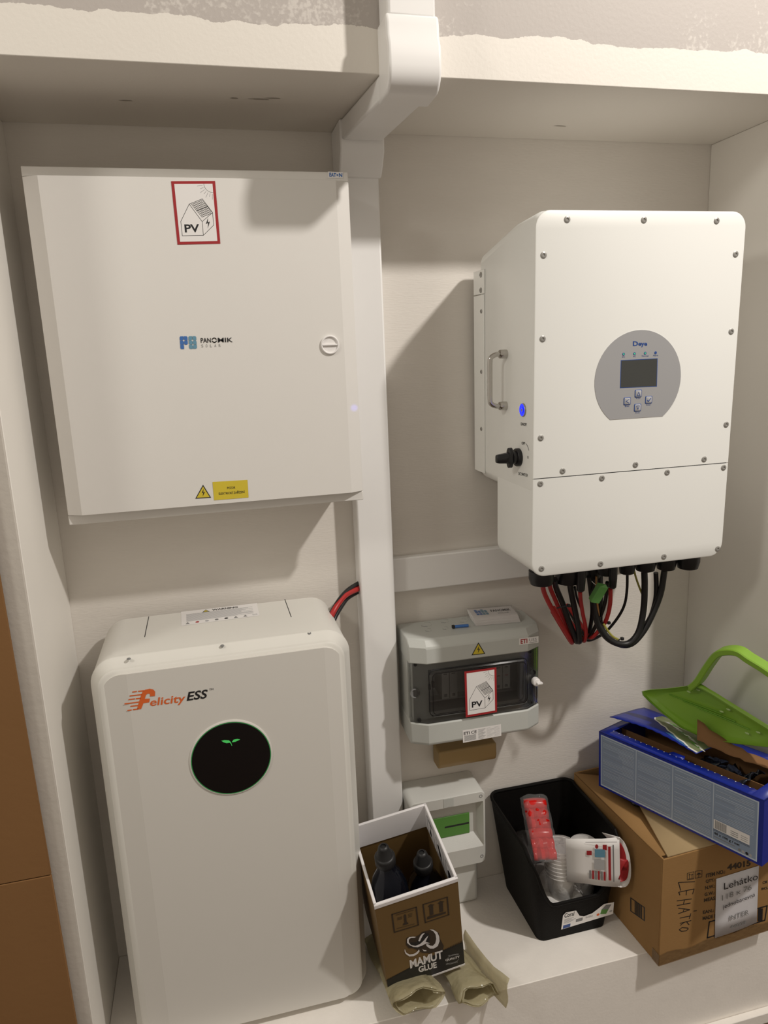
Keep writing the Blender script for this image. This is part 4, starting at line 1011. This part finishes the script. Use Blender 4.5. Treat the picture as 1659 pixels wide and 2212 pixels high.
blob('fleece_wad', 'pale crumpled fleece in the bottom of the black bin', 'cloth', .125, -.14, .045, .066, .075, .040, M_TISSUE, 4, amp=.06)
# nested clear cups: two stacks
def cup_stack(c, ncup, r, ax, lb):
    ax = Vector(ax).normalized(); base = None
    for k in range(ncup):
        if base is None:
            b = MB(); b.lathe((0, 0, 0), (0, 0, 1), [(.0005, 0), (r*.72, 0), (r*.74, .002), (r*.97, .058), (r*1.03, .060), (r*1.04, .0625), (r*.99, .063)], M_CUP, 30, False, False)
            base = b.build('plastic_cup'); o = base
        else: o = base.copy(); C.objects.link(o)
        q = Vector((0, 0, 1)).rotation_difference(ax); o.matrix_world = Matrix.Translation(Vector(c)+ax*(k*.0095)) @ q.to_matrix().to_4x4()
        tag(o, lb, 'cup', lb)

q = pick(1212, 1925, 1, -.185); cup_stack((q.x, q.y, q.z-.01), 8, .036, (.0, .06, 1), 'clear plastic cup nested in the left stack in the bin')
q = pick(1262, 1915, 1, -.17); cup_stack((q.x, q.y, q.z-.01), 8, .030, (-.02, .02, 1), 'clear plastic cup nested in the right stack in the bin')
# clear bag around
blob('clear_bag', 'crumpled clear plastic bag around the cups in the bin', 'bag', .134, -.160, .125, .060, .046, .060, M_FILMC, 9, amp=.07, n=22)
blob('clear_bag', 'crumpled clear bag at the back left of the bin', 'bag', .082, -.100, .128, .030, .044, .048, M_FILMC, 12, amp=.10, n=20)
# red packet: folded stack in wrapper, leaning
A0 = pick(1153, 1728, 1, -.085); A1 = pick(1178, 1855, 1, -.205)
c = (A0+A1)/2; dirv = (A1-A0)
MR = Matrix.Translation(c) @ dirv.to_track_quat('Y', 'Z').to_matrix().to_4x4()
t = thing('red_packet', 'long packet of folded red plastic in clear wrap, on top in the bin', 'packet', MR)
Lh = dirv.length/2
for k in range(6):
    y0_ = -Lh+k*2*Lh/6; b = MB(); G = []
    for i in range(7):
        x = -.026+.052*i/6; G.append([(x, y0_+2*Lh/6*1.12*j/5, .004+.008*math.sin(math.pi*j/5)+.003*math.sin(9*x*40+k)-.0012*k+.004*(1-(x/.026)**2)) for j in range(6)])
    b.grid(G, M_REDBAG); b.build('red_fold', t, solid=.003)
b = MB(); b.box(-.026, .026, -Lh, Lh, -.008, .004, M_REDBAG); b.build('red_core', t, bevel=.004, seg=3)
b = MB(); G = []
for i in range(15):
    x = -.033+.066*i/14; G.append([(x, -Lh-.006+(2*Lh+.02)*j/22, .0165*(1-(x/.034)**4)+.0025*math.sin(j*1.1+i*.9)+.002*math.sin(j*2.3-i)) for j in range(23)])
b.grid(G, M_FILMC); o = b.build('wrapper', t); o['label'] = 'clear crinkled wrapping'
# leaflet
Pl = lambda u, v, y: pick(u, v, 1, y)
G = []
path = [((1222, 1812), (1225, 1905), -.222), ((1262, 1812), (1262, 1908), -.238), ((1300, 1812), (1300, 1914), -.256), ((1338, 1808), (1340, 1916), -.276)]
for tp_, bt_, y in path:
    a = Pl(*tp_, y); c = Pl(*bt_, y); G.append([a.lerp(c, s_/4) for s_ in range(5)])
b = MB(); b.grid(G, M_WHITEP); lf = b.build('leaflet', solid=.0008); tag(lf, 'folded printed leaflet sticking out at the front right of the bin', 'leaflet')
loop = [(1339, 1809), (1350, 1822), (1359, 1846), (1363, 1872), (1362, 1898), (1354, 1914), (1341, 1917)]
front = smooth_path([Pl(u_, v_, -.278) for u_, v_ in loop], 4); back = [p_+Vector((-.028, .026, 0)) for p_ in front]
b = MB(); b.grid([[x_, x_.lerp(y_, .5), y_] for x_, y_ in zip(front, back)], M_WHITEP); b.build('outer_page', lf, solid=.0008)
inn = smooth_path([Pl(u_, v_, -.2765) for u_, v_ in ((1341, 1905), (1353, 1900), (1358, 1880), (1356, 1858), (1342, 1880), (1339, 1900))], 3)
b = MB(); b.grid([[x_, x_+Vector((-.024, .024, 0))] for x_ in inn], M_REDP); b.build('red_inner_page', lf, solid=.0006)
inn = smooth_path([Pl(u_, v_, -.2745) for u_, v_ in ((1341, 1822), (1348, 1835), (1353, 1855), (1354, 1880))], 3)
b = MB(); b.grid([[x_, x_+Vector((-.024, .024, 0))] for x_ in inn], M_REDP); b.build('red_inner_page', lf, solid=.0006)
q = [Pl(1264, 1905, -.2395), Pl(1334, 1915, -.2760), Pl(1332, 1814, -.2752), Pl(1264, 1815, -.2395)]
d = Decal.quad(*q, (-.1, -1, 0), .0012)
d.rect(.30, .62, .62, .80, M_BLUE2); d.rect(.28, .34, .60, .56, M_LGREY); d.disc(.44, .46, .03, M_INK); d.rect(.04, .66, .20, .76, M_REDP); d.rect(.72, .12, .80, .86, M_REDP); d.rect(.86, .1, .90, .9, M_GINK)
for k in range(6): d.rect(.12+k*.09, .10, .18+k*.09, .30, M_REDP if k % 2 else M_GINK)
d.disc(.36, .86, .05, M_REDP); d.rect(.55, .78, .68, .90, M_REDP); d.rect(0, .955, 1, .965, M_GINK); d.build('leaflet_print', lf)

# ================================================================== CARTON
MCa = fr((.2640, -.3654, .0005), 3.16, 0, 0)
W_, D_, H_ = .298, .345, .2640
t = thing('carton', 'large brown cardboard carton with handwritten marks at the right of the ledge', 'carton', MCa)
th = .004
b = MB(); b.box(0, W_, 0, th, 0, H_, M_CARD); cf = b.build('front_wall', t, bevel=.0012)
b = MB(); b.box(0, th, th, D_, 0, H_, M_CARD); cs = b.build('side_wall', t, bevel=.001)
b = MB(); b.box(W_-th, W_, th, D_, 0, H_, M_CARD); b.build('side_wall', t)
b = MB(); b.box(th, W_-th, D_-th, D_, 0, H_, M_CARD); b.build('back_wall', t)
b = MB(); b.box(th, W_-th, th, D_-th, 0, .004, M_CARDI); b.build('bottom', t)
# left long flap folded in, then front flap on top, slightly lifted with a dark slit
b = MB(); b.add([(0, .012, H_-.001), (.10, .012, H_-.006), (.10, .30, H_-.012), (0, D_-.004, H_-.001)], [(0, 1, 2, 3)], M_CARD); b.build('side_flap', t, solid=.004)
b = MB(); b.add([(.012, .002, H_+.002), (W_-.006, .002, H_+.001), (W_-.006, .135, H_+.004), (.055, .155, H_+.013)], [(0, 1, 2, 3)], M_CARDLIT); b.build('front_flap', t, solid=.004)
b = MB(); b.add([(.10, .15, H_-.006), (W_-.01, .15, H_-.006), (W_-.01, .25, H_-.010), (.10, .25, H_-.010)], [(0, 1, 2, 3)], M_CARD); b.build('inner_flap', t, solid=.004)
# tape at the lower front edge and corners
M_TAPE = film('brown_tape', (.30, .19, .09), .55, .15)
b = MB(); G = [[(x, -.0012 if z > 0 else .02, z if z > 0 else -.0004) for z in (.028+.004*math.sin(x*60), .014, .0006)] for x in [W_*i/14 for i in range(15)]]
b.grid(G, M_TAPE); b.grid([[(-.0012, y_, z) for z in (.030, .015, .0006)] for y_ in (-.0012, .01, .022)], M_TAPE); o = b.build('packing_tape', t); o['label'] = 'shiny brown tape along the bottom edge'
# print on front
d = Decal(lambda a, bb: Vector((a*W_, 0, bb*H_)), (0, -1, 0), .0004); A_ = W_/H_
def CZ(X, Y):   # zoom (8.3367x, origin 1460,1840)
    c = pick(1460+X/8.3367, 1840+Y/8.3367, 1, 0, MCa); return (c.x/W_, c.z/H_)
def ctext(s_, x0_, y0_, x1_, y1_, hgt, m_=M_DINK, bold=.03, dec=None):
    D_c = dec or d
    A = CZ(x0_, y0_); B = CZ(x1_, y1_); T = CZ(x0_+hgt*.0, y0_-hgt)
    vs, fs, _ = text2d(s_, bold)
    D_c.mb.add([D_c.P(A[0]+(B[0]-A[0])*x+(T[0]-A[0])*y, A[1]+(B[1]-A[1])*x+(T[1]-A[1])*y, 1) for x, y in vs], fs, m_)
ctext('ITEM NO.:', 540, 465, 885, 385, 70); ctext('44015', 925, 335, 1345, 250, 110, bold=.04)
ctext('QTY.:', 535, 570, 700, 535, 65); ctext('N.W.:', 525, 680, 700, 640, 60); ctext('G.W.:', 515, 800, 695, 760, 60); ctext('MEAS.:', 505, 905, 740, 855, 65)
ctext('EAN.:', 485, 1120, 680, 1080, 60); ctext('MADE IN CHINA', 480, 1230, 1000, 1125, 65); ctext('CM', 1560, 580, 1640, 560, 50); ctext('INCL', 1540, 690, 1655, 665, 45)
ctext('UPPER PARTS INSIDE', 930, 1480, 1470, 1345, 40)
def cline(pts, wd, m_=M_DINK): d.line([CZ(*q) for q in pts], wd, m_, 1, A_)
cline([(203, 385), (325, 355), (320, 485), (203, 505), (203, 385)], .004); cline([(352, 348), (470, 332), (465, 450), (345, 475), (352, 348)], .004)
for X in (245, 290): cline([(X, 475), (X, 395), (X-14, 415)], .005); cline([(X, 395), (X+14, 408)], .005)
cline([(220, 490), (310, 472)], .004)
d.poly([CZ(*q) for q in ((365, 420), (400, 378), (430, 378), (458, 405), (410, 405))], M_DINK); cline([(412, 400), (408, 460)], .004)
cline([(600, 1260), (1640, 970), (1600, 1230), (565, 1545), (600, 1260)], .012, M_INK)
for k in range(10): cline([(1480+k*9, 1020), (1472+k*9, 1245)], .003+.002*(k % 3), M_INK)
# handwriting, rotated a quarter turn
for st in ([(335, 535), (45, 550), (85, 690)], [(325, 665), (50, 725), (70, 775)], [(190, 700), (185, 775)], [(325, 670), (300, 755)], [(280, 845), (20, 880)], [(260, 920), (20, 965)], [(150, 870), (135, 945)],
           [(250, 1040), (45, 1010)], [(250, 1040), (45, 1110)], [(150, 1022), (130, 1075)], [(370, 1060), (320, 1065)], [(265, 1110), (240, 1200)], [(265, 1150), (75, 1190)], [(270, 1235), (75, 1285)], [(190, 1255), (235, 1310)], [(150, 1265), (80, 1320)],
           [(215, 1370), (110, 1360), (60, 1400), (100, 1430), (180, 1420), (220, 1390), (215, 1370)]):
    cline(st, .0065, M_INK)
d.build('front_print', cf)
d = Decal(lambda a, bb: pick(1362+a*31, 1938+a*22+(1-bb)*30, 0, 0, MCa)*1.0, (-1, 0, 0), .0005)
d.frame(0, 0, 1, 1, .06, M_INK, 1, .9)
for k in range(9): d.rect(.30+k*.06, .05, .33+k*.06+.015*(k % 2), .95, M_INK)
d.build('side_print', cs)
# paper note
Nn = [pick(1460+X/8.3367, 1840+Y/8.3367, 1, -.002, MCa) for X, Y in ((700, 1555), (1455, 1270), (1495, 250), (728, 488))]
b = MB(); G = []
for i in range(5):
    lo = Nn[0].lerp(Nn[1], i/4); hi = Nn[3].lerp(Nn[2], i/4)
    G.append([lo.lerp(hi, s_/4)+Vector((0, -.002*math.sin(i/4*math.pi)*(1-s_/4), 0)) for s_ in range(5)])
b.grid(G, M_PAPER); nt_ = b.build('paper_note', t, solid=.0003); nt_['label'] = 'white handwritten paper note taped to the carton'
d = Decal(lambda a, bb: Vector((a*W_, -.0050, bb*H_)), (0, -1, 0), .0004)
def nline(pts, wd, m_): d.line([CZ(*q) for q in pts], wd, m_, 1, A_)
ctext('Lehátko', 835, 655, 1440, 470, 120, M_INK, .0, d)
ctext('118 x 76', 800, 850, 1330, 650, 95, M_GINK, 0, d)
ctext('jednobarevná', 815, 1020, 1390, 790, 90, M_INK, 0, d)
ctext('INTER', 930, 1210, 1280, 1095, 85, M_GINK, 0, d); ctext('44008', 950, 1365, 1230, 1270, 60, M_GINK, 0, d)
d.build('note_writing', nt_)

# black cloth squeezed between carton and blue box
b = MB(); G = []
for i in range(12):
    f = i/11; G.append([(.285+.055*f+.12*s_/5, -.135-.10*f+.03*s_/5, .2720+.006*math.sin(f*9+s_)+.003*math.sin(f*23)) for s_ in range(6)])
b.grid(G, M_RUB); tag(b.build('dark_cloth', solid=.004), 'dark cloth scrap squeezed under the blue box on the carton', 'cloth')

# ================================================================== BLUE BOX
MX = fr((.2612, -.1122, .2805), -68.31, -1.6, -2.76)
W_, D_, H_ = .3919, .1851, .1408
t = thing('blue_food_box', 'long blue pet food box with a torn open top, lying on the carton', 'box', MX)
th = .0025
b = MB(); b.box(0, W_, 0, th, 0, H_, M_BXBLUE); bf = b.build('front_wall', t)
b = MB(); b.box(0, W_, D_-th, D_, 0, H_, M_BXBLUE); b.build('back_wall', t)
b = MB(); b.box(0, th, th, D_-th, 0, H_, M_BXBLUE); b.build('end_wall', t)
b = MB(); b.box(W_-th, W_, th, D_-th, 0, H_, M_BXBLUE); b.build('end_wall', t)
b = MB(); b.box(th, W_-th, th, D_-th, 0, .003, M_CARDI); b.build('bottom', t)
b = MB(); b.box(th, W_-th, th+.0002, th+.0012, .003, H_-.001, M_CARDI); b.box(th, W_-th, D_-th-.0012, D_-th-.0002, .003, H_-.001, M_CARDI); b.build('inner_lining', t)
# top with a perforated opening
n_ = 46; y_in, y_out, xa, xb_ = .028, .150, .022, W_-.028
b = MB(); zz = H_-.0008
def saw(i): return .0012 if i % 2 else -.0012
fr_ = [(xa+(xb_-xa)*i/n_, y_in+saw(i)) for i in range(n_+1)]
for i in range(n_): b.add([(fr_[i][0], 0, zz), (fr_[i+1][0], 0, zz), (fr_[i+1][0], fr_[i+1][1], zz), (fr_[i][0], fr_[i][1], zz)], [(0, 1, 2, 3)], M_BXBLUE)
b.add([(0, 0, zz), (xa, 0, zz), (xa, D_, zz), (0, D_, zz)], [(0, 1, 2, 3)], M_BXBLUE); b.add([(xb_, 0, zz), (W_, 0, zz), (W_, D_, zz), (xb_, D_, zz)], [(0, 1, 2, 3)], M_BXBLUE)
b.add([(xa, y_out, zz), (xb_, y_out, zz), (xb_, D_, zz), (xa, D_, zz)], [(0, 1, 2, 3)], M_BXBLUE)
b.build('top', t, solid=.0016)
d = Decal(lambda a, bb: Vector((a, bb, zz+.0008)), (0, 0, 1), .0004)
for i in range(0, n_, 2): d.rect(fr_[i][0], fr_[i][1]-.0022, fr_[i][0]+.0022, fr_[i][1]-.0002, M_WHITEP)
d.build('perforation', t)
# tab on the front strip
b = MB(); b.add([(.165, y_in-.002, zz+.0012), (.205, y_in-.002, zz+.0012), (.200, y_in+.010, zz+.003), (.172, y_in+.009, zz+.003)], [(0, 1, 2, 3)], M_BXBLUE); b.build('tear_tab', t, solid=.0012)
# lifted lid flap with picture (hinged at the back)
b = MB(); G = []; e = []
for i in range(23):
    x = -.006+.232*i/22; s_ = saw(i)
    yfr = .050+s_-max(0, (x-.11))*.10; zfr_ = .018+.008*math.sin(x*14)
    G.append([(x, yfr+(D_+.002-yfr)*j/6, zz+.002+zfr_*(1-j/6)**.8) for j in range(7)])
b.grid(G, M_BXBLUE); lid = b.build('torn_lid', t, solid=.0016)
def lidp(a, bb):
    x = -.006+.232*a; yfr = .050-max(0, (x-.11))*.10; zfr_ = .018+.008*math.sin(x*14); return Vector((x, yfr+(D_+.002-yfr)*bb, zz+.002+zfr_*(1-bb)**.8))
d = Decal(lidp, (0, -.15, 1), .0014)
def jag(a0, b0, a1, b1, N=7, amp=.06): return [(a0+(a1-a0)*i/N, b0+(b1-b0)*i/N+rnd.uniform(-amp, amp)) for i in range(N+1)]
up_ = [(.26, .86)]+[(.26+.74*i/12, .86-.10*i/12+rnd.uniform(-.04, .03)) for i in range(1, 13)]
lo_ = [(.28, .62), (.33, .50), (.40, .44), (.46, .36), (.52, .33), (.58, .24), (.66, .20), (.74, .12), (.82, .10), (.90, .03), (.995, .02)]
for i in range(len(lo_)-1):
    (a0_, b0_), (a1_, b1_) = lo_[i], lo_[i+1]
    n0 = .86-.10*(a0_-.26)/.74; n1 = .86-.10*(a1_-.26)/.74
    d.poly([(a0_, b0_), (a1_, b1_), (a1_, n1), (a0_, n0)], M_GRASS, 1)
    d.poly([(a0_, b0_-.01), (a1_, b1_-.01), (a1_, b1_+.035), (a0_, b0_+.03)], M_WHITEP, 2)
for k in range(9):
    a_ = .40+.06*k; b_ = .62-.05*k+rnd.uniform(-.03, .03); d.poly([(a_, b_), (a_+.11, b_-.07), (a_+.15, b_-.06), (a_+.05, b_+.03)], (M_LGREY, M_GDIN, M_WHITEP)[k % 3], 3)
d.poly([(.60, .13), (.86, .015), (.90, .05), (.66, .19)], M_BLUE1, 3)
d.build('lid_picture', lid)
# curled brown strip
b = MB(); G = []
for i in range(15):
    f = i/14; x = .205+.165*f; lift = .058*(1-f)**2.2+.012; yy = .075+.050*f
    G.append([(x-.012*(1-f)*j/3, yy+.020*j/3+.003*math.sin(i*2.1), zz+lift*(.45+.55*j/3)+.0012*(i % 2)) for j in range(4)])
b.grid(G, M_CARDI); o = b.build('torn_strip', t, solid=.002); o['label'] = 'curled up strip of torn brown cardboard'
b = MB(); b.box(.006, W_-.006, .080, .082, .003, H_-.016, M_CARDI); b.build('divider', t)
rs = random.Random(11)
for i in range(9):
    cx_ = .215+.0175*i; cy_ = .110+rs.uniform(-.008, .012); b = MB(); G = []; tl = rs.uniform(-.5, .5); zc0 = .088+rs.uniform(-.012, .016)
    for a in range(9):
        G.append([(cx_+.020*(c2/6-.5)*2*math.cos(tl)+.0035*math.sin(a*1.9+i+c2), cy_+.045*(a/8-.5)*2*.9+.003*math.sin(c2*2+i), zc0+.020*(c2/6-.5)*2*math.sin(tl)*2+.010*(1-(2*a/8-1)**2)+.004*math.sin(a*2.2+c2*1.7+i*3)) for c2 in range(7)])
    b.grid(G, M_SACH); o = b.build('food_sachet', solid=.003); o.matrix_world = MX.copy(); tag(o, 'dark foil food sachet lying in the open blue box', 'sachet', 'food sachets in the blue box')
# printed side
d = Decal(lambda a, bb: Vector((a*W_, 0, bb*H_)), (0, -1, 0), .0003); A_ = W_/H_
d.rect(.015, .035, .975, .955, M_BXLINE, 0); d.rect(.021, .06, .968, .935, M_BXPALE, 1)
for a in (.262, .497, .735): d.rect(a, .05, a+.004, .94, M_BXLINE, 2)
for c0_, c1_ in ((.028, .258), (.272, .492), (.507, .730), (.745, .962)):
    for k in range(34):
        y_ = .90-k*.0245
        if c0_ > .7 and y_ < .40: continue
        full = rnd.random() < .42; st = c0_+.004 if full else c0_+(c1_-c0_)*rnd.choice((.35, .5, .62))
        if rnd.random() < .80: d.rect(st, y_, c1_-.008, y_+.0045, M_BXLINE, 2)
    for k in range(40):
        y_ = .905-k*.0205
        if c0_ > .7 and y_ < .40: continue
        d.rect(c0_+.003, y_, c1_-.012-(.04 if k % 5 == 2 else 0), y_+.003, M_GINK if k % 2 else M_BXLINE, 2) if k % 3 == 0 else None
d.rect(.742, .235, .935, .385, M_WHITEP, 3)
for k in range(20): d.rect(.750+k*.0032, .245, .7515+k*.0032+(.0012 if k % 3 == 0 else 0), .375, M_GINK, 4)
for k in range(3): d.rect(.835, .32-k*.03, .875, .33-k*.03, M_GINK, 4); d.rect(.89, .32-k*.03, .925, .33-k*.03, M_LGREY, 4)
d.line([(.742, .222), (.935, .222)], .006, M_INK, 3, A_); d.line([(.742, .205), (.935, .205)], .005, M_INK, 3, A_)
d.text('48 x 100 g / net', .745, .135, .885, .185, M_INK, 3, .03); d.rect(.745, .105, .86, .117, M_GINK, 3)
for i, m_ in enumerate((M_GINK, M_LGREY, M_INK, M_LGREY)): d.disc(.885+i*.019, .09, .022, m_, 3, A_, 12)
d.build('side_print', bf)

# ================================================================== GREEN CARRIER TRAY
cb, sb = math.cos(R(-68.3)), math.sin(R(-68.3))
ga = Vector((cb, sb, .02)).normalized(); gb = Vector((sb*.08, -cb*.08, 1)); gn = ga.cross(gb).normalized(); gp = Vector((.37, -.07, .431))
if gn.y > 0: gn = -gn
def gpick(u, v, off=0):
    dd = AR*((u-CX)/FPX)+AU*(-(v-CY)/FPX)+AF; q_ = gp+gn*off
    return CAM+dd*(((q_-CAM).dot(gn))/dd.dot(gn))
t = thing('green_tray', 'bright lime green plastic tray with a big loop handle, leaning over the blue box', 'tray', Matrix.Translation(gpick(1500, 1600)))
OG = t.matrix_world.translation.copy()
G_ = lambda u, v, off=0: gpick(u, v, off)-OG
# dished plate: outline with the rim toward the back
outl = [(1386, 1493), (1388, 1502), (1402, 1516), (1430, 1541), (1470, 1572), (1520, 1595), (1580, 1606), (1659, 1615), (1700, 1600), (1690, 1590), (1659, 1568), (1600, 1532), (1555, 1503), (1520, 1480), (1508, 1474), (1480, 1482), (1440, 1487), (1405, 1489)]
cen = (1520, 1530)
def ring(sc, off): return [G_(cen[0]+(u-cen[0])*sc, cen[1]+(v-cen[1])*sc, off) for u, v in outl]
b = MB(); r0, r1, r2, r3 = ring(1, .000), ring(.985, .004), ring(.93, -.004), ring(.80, -.012)
b.bridge(ring(1, -.004), r0, M_LIME); b.bridge(r0, r1, M_LIME); b.bridge(r1, r2, M_LIME); b.bridge(r2, r3, M_LIME); b.add(r3, [tuple(range(len(r3)))], M_LIME)
b.bridge(ring(1, -.004), ring(.80, -.016), M_LIME); b.add(ring(.80, -.016), [tuple(range(len(r3)))], M_LIME)
b.build('plate', t)
# handle: flat bar following the loop
hp = [(1497, 1482), (1512, 1468), (1532, 1437), (1552, 1412), (1572, 1405), (1597, 1407), (1620, 1422), (1660, 1447), (1700, 1480), (1720, 1540), (1700, 1600)]
P = smooth_path([G_(u, v, .002) for u, v in hp], 5); b = MB(); L = []
for i, p_ in enumerate(P):
    tn = (P[min(i+1, len(P)-1)]-P[max(0, i-1)]).normalized(); sd = tn.cross(gn).normalized(); hw, hd = .0068, .0150
    L.append([p_+sd*hw*sa+gn*hd*sbb for sa, sbb in ((-1, -.85), (-.7, -1), (.7, -1), (1, -.85), (1, .85), (.7, 1), (-.7, 1), (-1, .85))])
b.loft(L, M_LIME); b.build('handle', t)
b = MB(); b.tube([G_(u, v, .004) for u, v in ((1490, 1490), (1507, 1482), (1535, 1495), (1580, 1523), (1659, 1572), (1700, 1597))], .0050, M_LIME, 8, 4); b.build('rim_rib', t)
for u, v in ((1488, 1494), (1508, 1490), (1559, 1537), (1573.5, 1532.5), (1614, 1584), (1638, 1582)):
    b = MB(); c = G_(u, v, -.002); b.tube([c-ga*.0045, c, c+ga*.0045], [.0012, .0024, .0012], mat('slot_pale', (.45, .62, .25), .4) if 'slot_pale' not in bpy.data.materials else bpy.data.materials['slot_pale'], 8, 0); b.build('slot', t)
for k in range(3):
    b = MB(); b.tube([G_(1445+k*30+i*38, 1500+k*14+i*(14+k), -.008) for i in range(4)], .0012, M_LIMED, 6, 3); b.build('ridge', t)

# ================================================================== CARDBOARD SHEET at far left
MD = Matrix.Translation((-1.15, -.3115, -.266))
t = thing('cardboard_sheet', 'brown folded cardboard sheet standing against the end of the left wall', 'cardboard', MD)
zc_ = .4665+.266
def edge(z): return -.906+1.15-(z-.13-.266)*.0108
for name, z0_, z1_ in (('lower_panel', 0, zc_-.0008), ('upper_panel', zc_+.0008, 1.9)):
    b = MB(); x0_, x1_ = edge(z0_), edge(z1_)
    b.add([(-.5, -.006, z0_), (x0_, -.006, z0_), (x0_, 0, z0_), (-.5, 0, z0_), (-.5, -.006, z1_), (x1_, -.006, z1_), (x1_, 0, z1_), (-.5, 0, z1_)], [(0, 3, 2, 1), (4, 5, 6, 7), (0, 1, 5, 4), (1, 2, 6, 5), (2, 3, 7, 6), (3, 0, 4, 7)], M_CARD2)
    b.build(name, t, bevel=.0012)
